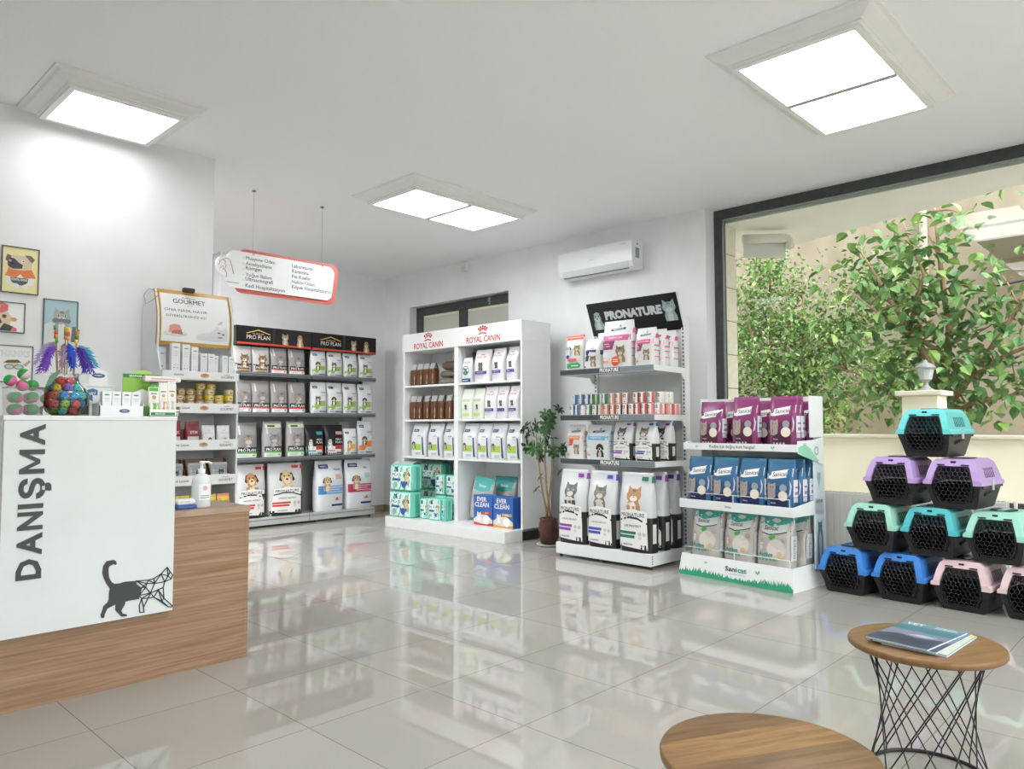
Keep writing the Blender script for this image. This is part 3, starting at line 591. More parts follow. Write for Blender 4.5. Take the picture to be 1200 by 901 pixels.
for i, x in enumerate((.1, .215, .33, .445)): kib(x + .0, 1.672, .105, .195, 'clear packet of brown kibble, %s on the cabinet top left shelf' % LEFT4[i] if i < 3 else 'clear packet of brown kibble beside the stacked pillow packets')
for i, x in enumerate((.09, .205, .345, .475, .605, .745)): kib(x, 1.262, .108, .215, 'clear packet of brown kibble, %s on the cabinet second left shelf' % (['leftmost'] + ORD[1:5] + ['rightmost'])[i])
def pillow(x, y, z, w, l, h, lab, rz=0, base='#5a4f45', top=True):
    t = thing('pillow_packet', lab, 'kibble packet', RC.p(x, y, z + .002), RC.rz + rz, 'filled pillow packets stacked in the white cabinet'); b = bmesh.new(); bmesh.ops.create_uvsphere(b, u_segments=24, v_segments=12, radius=1)
    for v in b.verts:
        c = v.co; f = lambda a, e: math.copysign(abs(a) ** e, a); v.co = Vector((f(c.x, .55) * w / 2 * (1 - .0 * abs(c.z)), f(c.y, .6) * l / 2, h / 2 + f(c.z, .8) * h / 2 * (1 + .05 * math.sin(c.x * 8 + c.y * 5))))
    m = MB(); m.bm(b, base, True); m.build('pack_body', t)
    e = MB()
    for sg in (-1, 1): e.box(sg * w / 2 * .97 - .012, sg * w / 2 * .97 + .012, -l * .36, l * .36, h / 2 - .003, h / 2 + .003, '#b9b4ad|.3', .001)
    e.build('film_end', t)
pillow(.68, .2, 1.672, .33, .22, .075, 'flat pillow packet at the bottom of the cabinet packet stack', base='#7d7468|.3')
pillow(.645, .2, 1.753, .24, .2, .085, 'flat pillow packet second up in the cabinet packet stack', .05, '#6d6055|.3')
pillow(.845, .2, 1.753, .1, .2, .075, 'short pillow packet at the right of the cabinet packet stack', 0, '#857a6c|.3')
pillow(.69, .22, 1.842, .3, .22, .11, 'thick dark pillow packet on top of the cabinet packet stack', .0, '#5b4a3b|.3')
pillow(.79, .24, 1.957, .2, .18, .045, 'small white pillow packet topping the cabinet packet stack', .0, '#d9d8d5|.3')
G = 'food bags in the right half of the white cabinet'
bag(RC, 1.085, .03, 1.672, .15, .285, .09, d_rc_teal(), '#d9dcdc|.3', 'pet_food_bag', 'small white food bag with teal disc in the white cabinet', 'pet food bag', G)
bag(RC, 1.1, .17, 1.672, .19, .36, .1, [('r', -.4, .4, .3, .7, '#2d3646')], '#242b39|.3', 'pet_food_bag', 'dark navy food bag behind the teal disc bag', 'pet food bag', G)
for i, (x, wd) in enumerate(((1.32, .235), (1.57, .18), (1.785, .165))): bag(RC, x, .03, 1.672, wd, .36, .15, d_rc(), '#dddddf|.28', 'pet_food_bag', 'white food bag with purple band, %s on the cabinet top right shelf' % ('leftmost', 'middle', 'rightmost')[i], 'pet food bag', G, (.1, .02, -.03)[i])
bag(RC, 1.3, .24, 1.672, .2, .37, .1, [('r', -.4, .4, .3, .7, '#2d2f36')], '#24262b|.3', 'pet_food_bag', 'dark food bag at the back of the cabinet top right shelf', 'pet food bag', G)
for i, x in enumerate((1.085, 1.27)): bag(RC, x + .0, .03, 1.262, .18, .34, .12, d_pale_green(), '#d8ddd2|.28', 'pet_food_bag', 'pale green-footed food bag, %s of two on the cabinet second shelf' % ('left', 'right')[i], 'pet food bag', G, (.05, -.04)[i])
for i, (x, wd) in enumerate(((1.46, .185), (1.64, .155), (1.81, .15))): bag(RC, x, .03, 1.262, wd, .35, .13, d_rc(), '#dddddf|.28', 'pet_food_bag', 'white food bag with purple band, %s on the cabinet second right shelf' % ('leftmost', 'middle', 'rightmost')[i], 'pet food bag', G, (.03, .02, -.02)[i])
for i, (x, wd) in enumerate(((.21, .25), (.51, .235), (.78, .22), (1.11, .235), (1.34, .2), (1.56, .22), (1.8, .215))):
    bag(RC, x, .04, .818, wd, .395, .16, d_vet_tall('#9fc24f'), '#d9dbdd|.28', 'pet_food_bag', 'white green-banded food bag, %s on the cabinet %s third shelf' % ((('leftmost', 'middle', 'rightmost')[i], 'left') if i < 3 else (LEFT4[i - 3], 'right')), 'pet food bag', 'green banded food bags on the cabinet third shelf', (.1, .08, .05, .05, .05, .04, .03)[i])
# turquoise packs of absorbent pads
TQ = '#6cc4b0|.25'
def pads(x, y, z, w, h, d, lab, rz=0):
    sp = [('r', -.45, .45, .05, .95, '#cfe6dd'), ('r', -.44, .12, .5, .7, '#e6ebee'), ('T', 'SPOLX', -.16, .6, .12, .46, NV, .02), ('p', [(-.26, .72), (-.22, .94), (-.16, .86), (-.1, .94), (-.06, .72)], NV), ('r', -.34, .02, .38, .46, '#2f4a8f'), ('dog', .3, .6, .3, '#c9a877', '#e3cfa8'), ('c', .18, .24, .1, '#35549a'), ('c', .08, .32, .04, '#35549a'), ('c', .3, .32, .04, '#35549a'), ('c', -.2, .22, .09, '#8fb5b0')] + [('s', -.3 + .22 * k, -.22 + .22 * k, .1, .9, ('#8ad6c4', '#3faf98', '#a3e0d2')[k]) for k in range(3)]
    return soft_pack(RC, x, y, z, w, h, d, sp, TQ, 'pad_pack', lab, 'pack of pads', 'turquoise packs of pads in the white cabinet', rz, p=6, top=.03 if h > .26 and z > .3 else 0)
pads(.225, -.235, .119, .4, .3, .2, 'large turquoise pad pack at the bottom left of the cabinet', .06)
pads(.225, -.225, .426, .4, .31, .2, 'large turquoise pad pack stacked on the bottom left one', .06)
pads(.27, .2, .119, .44, .3, .17, 'large turquoise pad pack behind the bottom left one', .0); pads(.27, .2, .426, .44, .31, .17, 'large turquoise pad pack behind the upper left one', .0)
pads(.545, -.13, .118, .14, .235, .12, 'small turquoise pad pack, left of two at the plinth front', .1)
pads(.735, -.14, .118, .2, .25, .13, 'medium turquoise pad pack in the middle of the plinth front', .1)
pads(.875, -.12, .118, .07, .25, .13, 'narrow turquoise pad pack against the cabinet divider', .05)
pads(.615, .05, .118, .19, .26, .12, 'small turquoise pad pack behind the front row, lower left'); pads(.82, .05, .118, .19, .26, .12, 'small turquoise pad pack behind the front row, lower right')
pads(.615, .05, .385, .165, .235, .12, 'small turquoise pad pack, left of two upper ones'); pads(.82, .05, .385, .2, .235, .12, 'small turquoise pad pack, right of two upper ones')
# litter bags and blue cartons
G = 'teal topped litter bags in the white cabinet'
LT = [('p', [(-.47, .7), (.0, .66), (.47, .72), (.47, .97), (-.47, .97)], '#4fb3ad'), ('t', 'Sanicat', 0, .8, .06, .4, '#e5eceb'), ('c', .12, .46, .28, '#d2cec6'), ('t', 'Clumping', -.1, .2, .06, .5, '#4f9f9a'), ('cat', -.25, .5, .22, '#aaa49d', '#cfcac4')]
lb = bag(RC, 1.175, .135, .142, .33, .47, .12, LT, '#b9b8b4|.3', 'litter_bag', 'grey litter bag with teal top leaning beside the blue cartons', 'litter bag', G, 0, seal='#4fb3ad', lean=.02); lb.rotation_euler[1] = .12
bag(RC, 1.41, .28, .118, .33, .5, .11, LT, '#b9b8b4|.3', 'litter_bag', 'grey litter bag with teal top behind the blue cartons', 'litter bag', G, .02, seal='#4fb3ad', lean=.05)
def evc(x, y, c2, lab, d=.16, w=.285):
    sp = [('r', -.49, .49, .02, .98, '#2c5fa8'), ('p', [(-.49, .02), (.49, .02), (.49, .2), (.2, .36), (-.2, .36), (-.49, .2)], '#d9d5d3'), ('p', [(-.49, .0), (.49, .0), (.49, .1), (0, .05), (-.49, .1)], c2), ('T', 'EVER', -.06, .87, .15, .5, WH, .02), ('T', 'CLEAN', -.06, .69, .16, .74, WH, .02), ('r', -.05, .44, .38, .47, c2), ('t', 'EXTRA', .2, .425, .04, .36, WH), ('cat', -.2, .33, .28, '#e3e0dd', '#f2f0ee'), ('c', .2, .2, .17, '#efedea')]
    return packbox(RC, x, y, .118, w, .32, d, sp, '#2458a6|.35', 'litter_carton', lab, 'litter carton', 'blue cat litter cartons in the white cabinet', .03, sidespec=None)
evc(1.45, -.05, '#c2432f', 'blue litter carton with red flash on the cabinet plinth'); evc(1.755, -.055, '#d39a3c', 'blue litter carton with yellow flash at the plinth right end')
# ================================================================ WHITE GONDOLA WITH BLACK TOP BOARD (right wall)
PN = Fr(5.33, 4.45, -PI / 2); PW = 1.02
pn = thing('shelving_unit', 'white steel shelf stand with leaning black top board on the right wall', 'shelving', PN.p(0, 0), PN.rz)
WS = '#e3e5e6|.35'
b = MB().box(0, PW, -.09, .51, .028, .13, WS, .004)
for k in range(4): b.box(PW - .012 + .0, PW + .0006, -.075, -.055, .045 + k * .02, .055 + k * .02, '#55585a')
b.build('base_deck', pn)
for x in (.03, .5, .99): MB().lathe([(.016, 0), (.016, .03)], '#2a2b2c', 10, (x, -.05, 0)).build('foot', pn)
for x in (0, PW - .04):
    u = MB().box(x, x + .04, .5, .57, .0, 2.16, WS, .003)
    for k in range(56): u.box(x + .012, x + .028, .4985, .5, .15 + k * .035, .17 + k * .035, '#6f7375')
    if x: 
        for k in range(56): u.box(x - .0008, x, .515, .53, .15 + k * .035, .17 + k * .035, '#6f7375')
    u.build('upright', pn)
bp = MB().box(.04, PW - .04, .525, .54, .13, 2.08, '#cfd1d0|.5')
for zz in (.5, .9, 1.3, 1.7): bp.box(.04, PW - .04, .5235, .525, zz, zz + .004, '#9ea1a1')
bp.build('back_panel', pn)
for zt in (1.70, 1.282, .885):
    s = MB().box(.0, PW, .0, .5, zt - .02, zt, WS, .002).build('shelf', pn)
    ps = MB().box(0, PW, -.014, .0, zt - .048, zt + .004, '#c9cdcf|.3', .002)
    ps.prints([('r', .0, .66, -.044, .002, '#3f454b'), ('r', .66, 1.0, -.044, .002, '#79858c'), ('T', 'PRONATURE', .55, -.021, .036, .2, '#f6f6f4', .03)], 1, 1, lambda X, Z, o, zt=zt: (X * PW if False else X * PW, -.014 - o, zt + Z))
    ps.build('price_strip', s)
    for x in (0, PW - .012): MB().prism([(.0, zt - .045), (.0, zt + .0), (.505, zt + .0), (.505, zt - .11), (.46, zt - .095), (.43, zt - .05)], x - .002, x + .014, WS, 'x').build('bracket', s)
bd = MB(); T0 = Vector((0, .385, 2.375)); B0 = Vector((0, .515, 2.05)); nrm = Vector((0, -(T0.z - B0.z), (T0.y - B0.y))).normalized()
def bfr(X, Z, o):
    q = B0.lerp(T0, Z) + nrm * (o + .008); return (X * PW, q.y, q.z)
vs = []
for o in (-.008, .0):
    for X, Z in ((0, 0), (1, 0), (1, 1), (0, 1)): q = bfr(X, Z, o); vs.append(q)
bd.add(vs, [(0, 1, 2, 3), (7, 6, 5, 4), (0, 4, 5, 1), (1, 5, 6, 2), (2, 6, 7, 3), (3, 7, 4, 0)], '#e0e2e2|.4')
bd.prints([('r', .004, .985, .01, .99, '#0c0c0e|.3'), ('T', 'PRONATURE', .5, .6, .25, .62, '#c3c8ca|.3', .06)], 1, 1, bfr)
bd.prints([('dog', .1, .58, .16, '#8fa3a5', '#b9c9c9'), ('cat', .89, .6, .17, '#97a9ab', '#bac8c9')], 1, 1, lambda X, Z, o: bfr(X, .5 + (Z - .56) * 2.7, o), lay=4)
bd.build('header_board', pn)
G = 'pet food bags on the black-topped white stand'
sp = [('r', -.46, .46, .86, .93, '#d9502f'), ('cat', .2, .6, .42, '#8a6d3d', '#d6c39a'), ('dog', -.26, .6, .36, '#c9ccd6', '#e6e8ee'), ('r', -.3, .2, .24, .33, '#d76b6f'), ('p', [(-.34, .05), (.36, .06), (.42, .14), (.3, .21), (-.36, .19)], '#3f9e5c'), ('c', -.3, .38, .09, '#3a4390'), ('r', -.1, .3, .11, .14, '#d9eadd')]
bag(PN, .12, .03, 1.70, .2, .33, .09, sp, '#dfe1e0|.28', 'pet_food_bag', 'white food bag with orange-red top strip at the shelf left end', 'pet food bag', G, .05, seal='#d9502f|.3')
sp = [('t', 'hills', .05, .68, .07, .4, '#3f465e'), ('p', [(-.46, .42), (-.2, .42), (-.1, .56), (.46, .52), (.46, .63), (-.46, .62)], '#2b3563'), ('p', [(-.46, .26), (-.18, .26), (-.1, .44), (-.46, .44)], '#2b3563'), ('cat', .1, .3, .42, '#857460', '#c9bda9'), ('r', -.4, -.3, .06, .1, '#3a4066'), ('s', -.4, .4, .45, .6, '#3a4066')]
bag(PN, .33, .03, 1.70, .2, .28, .12, sp, '#dcdddc|.28', 'pet_food_bag', 'short white food bag with navy scribble band on the top shelf', 'pet food bag', G)
bag(PN, .3, .26, 1.70, .2, .36, .1, [('c', -.1, .7, .05, '#b9bbb8'), ('r', .2, .3, .5, .6, '#3a4066')], '#d9dad8|.28', 'pet_food_bag', 'plain white food bag behind the navy scribble bag', 'pet food bag', G)
PK = '#d0679b'; PL = '#8f3f68'
bag(PN, .61, .01, 1.70, .31, .42, .14, d_hills(PK, PL, True), '#dfdfde|.25', 'pet_food_bag', 'large white food bag with pink band and orange round badge', 'pet food bag', G, .03)
for i in range(3): bag(PN, .895, .02 + i * .155, 1.70, .2, .33, .13, d_hills('#d0567f', PL), '#dededd|.25', 'pet_food_bag', 'white pink-banded food bag, %s of three at the top shelf right end' % ('front', 'middle', 'rear')[i], 'pet food bag', G, (-.02, .04, -.03)[i])
# tins in two layers
def tin_mesh(col):
    r = .0315; h = .098; m = MB(); m.lathe([(r - .002, 0), (r, .003), (r, h - .004), (r - .002, h - .002)], '#e4e3df|.35', 28)
    fr_ = lambda X, Z, o: ((r + o) * math.sin(X / r), -(r + o) * math.cos(X / r), Z)
    m.prints([('r', .022, .05, .004, h - .006, col), ('r', -.05, -.03, .004, h - .006, col), ('T', '12', -.006, .07, .03, .026, '#232327', .05), ('r', -.018, .006, .036, .038, '#8b8b8f'), ('r', -.018, .002, .03, .032, '#a9a9ad'), ('c', -.006, .017, .006, '#b8463f'), ('r', -.03, .05, .0, .006, col)], 1, 1, fr_, fine=.006, step=.0001)
    l = MB(); l.lathe([(r - .002, h - .004), (r + .0004, h - .002), (r + .0004, h), (r - .003, h), (r - .004, h - .002), (0.0, h - .002)], '#c9cacb|.25|.8', 28, cap=False)
    return m, l
TC = {'blue': '#3f6fa6', 'slate blue': '#5b6f9c', 'green': '#3f7a4c', 'peach': '#d58f76', 'orange': '#d2703f', 'dark red': '#8f2b28', 'red': '#c4534c', 'pink': '#e08d8d', 'white': '#d9d5cf'}
TM = {}
def tin(c, x, y, z, rz, lab):
    if c not in TM:
        m, l = tin_mesh(TC[c]); t = thing('food_tin', lab, 'tin', PN.p(x, y, z + .0012), PN.rz + rz, 'small food tins on the white stand'); m.build('tin_body', t); l.build('tin_lid', t); TM[c] = t; return
    s = TM[c]; t = s.copy(); C.objects.link(t); t.location = PN.p(x, y, z + .0012); t.rotation_euler = (0, 0, PN.rz + rz); t['label'] = lab
    for ch in s.children: q = ch.copy(); C.objects.link(q); q.parent = t
bx = [.055 + .0667 * k for k in range(15)]
bc = ['blue', 'slate blue', 'white', 'green', 'green', 'peach', 'orange', 'orange', 'dark red', 'dark red', 'red', 'red', 'red', 'pink', 'pink']
for i, (x, c) in enumerate(zip(bx, bc)): tin(c, x, .1, 1.282, R.uniform(-.6, .3), '%s and white tin, %s from left in the lower layer of tins' % (c if c != 'white' else 'cream', ORD[i]))
for i in range(4): tin('pink' if i % 2 else 'red', .988, .172 + i * .075, 1.282, R.uniform(-.4, .3), '%s and white tin, %s back in the right hand column of tins' % ('pink' if i % 2 else 'red', ORD[i]))
tx = [(.1, 'blue'), (.167, 'blue'), (.234, 'blue'), (.3, 'green'), (.367, 'green'), (.434, 'green'), (.52, 'peach'), (.587, 'peach'), (.654, 'peach'), (.77, 'red'), (.837, 'red'), (.92, 'red')]
for i, (x, c) in enumerate(tx): tin(c, x, .1, 1.381, R.uniform(-.9, .5), '%s and white tin, %s from left in the upper layer of tins' % (c, ORD[i]))
for i in range(3): tin('white', .988, .135 + i * .075, 1.381, R.uniform(-.3, .3), 'cream tin atop the right hand column of tins, %s from the front' % ORD[i])
sp = d_hills('#dc8f3f', '#d5503f'); bag(PN, .12, .03, .885, .19, .31, .12, sp, '#dedfde|.25', 'pet_food_bag', 'white food bag with orange band and cat on the middle shelf', 'pet food bag', G)
sp = d_hills('#6fb3d6', None, False, 'dog', '#2a2622'); bag(PN, .375, .03, .885, .26, .31, .14, sp, '#dcdfe0|.25', 'pet_food_bag', 'white food bag with light blue band and dog on the middle shelf', 'pet food bag', G, pinch=-.03)
bag(PN, .5, .28, .885, .1, .25, .08, [('r', -.4, .4, .2, .5, '#b32f4f')], '#c9c6c4|.3', 'pet_food_bag', 'small red printed pack in the gap of the middle shelf', 'pet food bag', G)
for i, (x, y, c, n) in enumerate(((.655, .02, '#8a3f9c', 'purple'), (.885, .02, '#2f4f9c', 'blue'), (.92, .22, '#7a3f8f', 'violet'))):
    bag(PN, x, y, .885, .2, .34, .13, d_pn(c, ('#4b4a4c', '#76716b', '#3a3a3e')[i]), '#d9dadb|.25', 'pet_food_bag', 'white black-based cat food bag with %s tab, %s on the middle shelf' % (n, ('left', 'front right', 'back right')[i]), 'pet food bag', G, 0)
for i, (x, y, c, n, pc) in enumerate(((.165, -.085, '#8a3fa8', 'purple', '#4d4c4f'), (.49, -.085, '#3a52b4', 'blue', '#7b766f'), (.845, -.085, '#1f7a58', 'green', '#b98a5a'), (.86, .11, '#7d3f9c', 'purple', '#5a575a'), (.865, .3, '#5c3a86', 'violet', '#4a484c'))):
    bag(PN, x, y, .13, (.32, .29, .32, .29, .28)[i], .66, .165, d_pn(c, pc, 'cat', ('#c9c2b8', '#c9c2b8', '#e9e2d6', '#c9c2b8', '#c9c2b8')[i], 'LIFE' if n == 'green' else 'HOLISTIC'), '#d3d5d7|.22', 'pet_food_bag', 'large white cat food bag with %s tab, %s on the stand base' % (n, ('left front', 'centre front', 'right front', 'second from front right', 'rearmost right')[i]), 'pet food bag', 'large cat food bags on the white stand base', (-.04, .02, .0, .02, .0)[i], pinch=-.02, wr=.07)

# ================================================================ LITTER DISPLAY
SN = Fr(5.31, 3.215, math.radians(-95.4)); SW = .985
sn = thing('display_stand', 'white litter display stand with green grass printed base and trays', 'display stand', SN.p(0, 0), SN.rz)
WD = '#e9ecec|.35'
b = MB(); vs = [(0, 0, 0), (SW, 0, 0), (SW, .5, 0), (0, .5, 0), (.015, .03, .165), (SW - .015, .03, .165), (SW - .015, .5, .165), (.015, .5, .165), (.03, .045, .165), (SW - .03, .045, .165), (SW - .03, .48, .165), (.03, .48, .165), (.03, .045, .13), (SW - .03, .045, .13), (SW - .03, .48, .13), (.03, .48, .13)]
b.add(vs, [(0, 1, 5, 4), (1, 2, 6, 5), (2, 3, 7, 6), (3, 0, 4, 7), (0, 3, 2, 1)] + [(4 + i, 4 + (i + 1) % 4, 8 + (i + 1) % 4, 8 + i) for i in range(4)] + [(8 + i, 8 + (i + 1) % 4, 12 + (i + 1) % 4, 12 + i) for i in range(4)] + [(12, 13, 14, 15)], WD)
sfr = lambda X, Z, o: (X, .03 * Z / .165 - o, Z)
GN = '#2f9a74'
def butterfly(cx, cz, s, c): return [('p', [(cx, cz), (cx - s, cz + s * .9), (cx - s * .7, cz - s * .2)], c), ('p', [(cx, cz), (cx + s * .5, cz + s * 1.1), (cx + s * .9, cz + s * .1)], c), ('p', [(cx - s * .1, cz), (cx - s * .4, cz - s * .6), (cx + s * .3, cz - s * .3)], c)]
sp = []; x = .004
while x < SW - .02:
    hh = .045 + .02 * R.random() + .012 * math.sin(x * 9); wd = .012 + .008 * R.random(); ln = R.uniform(-.02, .02)
    sp.append(('p', [(x, .002), (x + wd, .002), (x + wd, hh * .5), (x + wd * .5 + ln, hh), (x, hh * .5)], GN)); x += wd * .75
b.prints([('r', .002, SW - .002, .001, .028, GN)] + sp + [('T', 'Sani', .475, .1, .036, .1, '#333b40', .02), ('T', 'cat', .57, .098, .032, .075, '#2f9a86', .02), ('r', .46, .6, .062, .065, '#b9c2c0')] + butterfly(.25, .115, .014, GN) + butterfly(.7, .1, .02, GN), 1, 1, sfr, step=.00005)
b.build('base_tray', sn)
bp = MB().box(.02, SW, .48, .5, .13, 1.41, WD, .003)
bp.prints([('r', .86, .93, 1.1, 1.2, '#2f9a74'), ('p', [(.84, 1.2), (.9, 1.2), (.87, 1.33)], '#7cc7ab')], 1, 1, lambda X, Z, o: (X, .48 - o, Z)); bp.build('back_panel', sn)
sp = MB().box(SW - .012, SW, .34, .48, .13, 1.0, '#d6e3e8|.35', .002)
sfn = lambda Y, Z, o: (SW + o, Y, Z)
sp.prints([('p', [(.41, .72), (.38, .8), (.385, .85), (.41, .83), (.435, .85), (.44, .8)], '#8fbcc0'), ('T', 'Sanicat', .41, .63, .03, .1, '#3c6f78', .01), ('p', [(.37, .14), (.365, .35), (.38, .43), (.375, .5), (.39, .47), (.43, .47), (.445, .5), (.44, .43), (.455, .35), (.45, .14)], '#5f7885'), ('c', .395, .44, .006, '#2f3c44'), ('c', .425, .44, .006, '#2f3c44'), ('p', [(.395, .16), (.39, .36), (.41, .4), (.43, .36), (.425, .16)], '#a9bac2')], 1, 1, sfn); sp.build('side_panel', sn)
MB().box(.02, .032, .3, .48, .13, 1.41, WD, .002).build('side_panel', sn)
MB().box(SW - .012, SW, .3, .48, 1.1, 1.41, WD, .002).build('side_panel', sn)
def tray(z, y0, h, name):
    t = MB().box(.0, SW, y0, .48, z - .012, z, WD, .002).box(.0, SW, y0 - .008, y0, z - .025, z + h, WD, .002)
    for x in (0, SW - .008): t.prism([(y0 - .006, z - .025), (y0 - .006, z + h), (.48, z + h + .05), (.48, z - .025)], x, x + .008, WD, 'x')
    return t
t = tray(1.02, .1, .03, 'tray'); t.prints([('T', 'Kedim için doğru kum hangisi?', .45, 1.022, .034, .4, '#3a4144', .014)] + butterfly(.13, 1.02, .012, GN) + butterfly(.8, 1.02, .016, GN), 1, 1, lambda X, Z, o: (X, .092 - o, Z)); t1 = t.build('tray', sn)
cdm = MB().prism([(.1, .985), (.1, 1.075), (.47, 1.085), (.47, .9), (.42, .905)], SW + .0, SW + .006, '#e6efec|.4', 'x')
cdm.prints([('p', [(.105, .99), (.1, 1.03), (.2, 1.05), (.28, 1.02), (.33, .98), (.4, .93), (.4, .905)], '#8fd0b4'), ('t', 'GÜÇ', .2, 1.05, .025, .09, '#7d9a90'), ('c', .37, 1.0, .035, '#a9b6b9'), ('c', .37, 1.0, .02, '#d9e2e2')], 1, 1, lambda Y, Z, o: (SW + .006 + o, Y, Z)); cdm.build('side_card', t1)
t2 = tray(.555, .035, .045, 'tray'); t2.prints([('t', 'Sanicat', .45, .565, .014, .08, '#3a4144')], 1, 1, lambda X, Z, o: (X, .027 - o, Z)); t2 = t2.build('tray', sn)
def rail(z, y, par, x0, x1):
    m = MB(); m.tube([(x0, y, z), (x0, y, z + .055), (x1, y, z + .055), (x1, y, z)], .003, '#dfe3e4|.3', 6); m.tube([(SW / 2, y, z), (SW / 2, y, z + .055)], .003, '#dfe3e4|.3', 6); m.build('wire_rail', par)
rail(.6, .032, t2, .03, SW - .03); rail(.165, .037, sn, .04, SW - .04)
MB().box(.02, .06, .4, .48, .165, 1.41, WD, .002).build('upright', sn)
G = 'purple litter bags on the top tray'
SL = '#8f3a72|.28'
for i, (x, y, lab) in enumerate(((.225, .125, 'left front'), (.53, .125, 'middle front'), (.845, .125, 'right front'), (.33, .27, 'left of the rear ones'), (.58, .27, 'rear centre one'), (.815, .25, 'second in the right column'), (.852, .36, 'last in the right column'))):
    bag(SN, x, y, 1.02, .22, (.36, .39, .385, .36, .36, .385, .35)[i], .1, d_sani('#86356c', '#6a2350', '#4c162f'), '#843468|.28', 'litter_bag', 'purple cat litter bag, %s on the top tray' % lab, 'litter bag', G, R.uniform(-.05, .05), seal='#97447c|.28', lean=.04)
G = 'blue litter bags on the middle tray'
for i, (x, y, lab) in enumerate(((.15, .06, 'leftmost front'), (.385, .06, 'second front'), (.62, .06, 'third front'), (.85, .06, 'rightmost front'), (.86, .175, 'second in the right column'), (.855, .29, 'third in the right column'), (.5, .25, 'hidden behind second and third'), (.27, .25, 'behind the gap of first and second'))):
    bag(SN, x, y, .555, .215, .385, .1, d_sani('#2a6890', '#22547f', '#1a2452'), '#2f678f|.28', 'litter_bag', 'blue cat litter bag, %s on the middle tray' % lab, 'litter bag', G, R.uniform(-.05, .05), seal='#3f7f9f|.28', lean=.04)
G = 'grey litter bags on the base tray'
for i, (x, y, lab) in enumerate(((.2, .055, 'leftmost'), (.495, .06, 'middle'), (.785, .06, 'right front'), (.81, .26, 'rear right'))):
    bag(SN, x, y, .13, (.272, .262, .275, .255)[i], .385, .15, d_active(), '#b9b5ae|.22', 'litter_bag', 'grey litter bag with teal top, %s on the base tray' % lab, 'litter bag', G, R.uniform(-.02, .02), seal='#8fc4bb|.25', lean=.08, wr=.08)

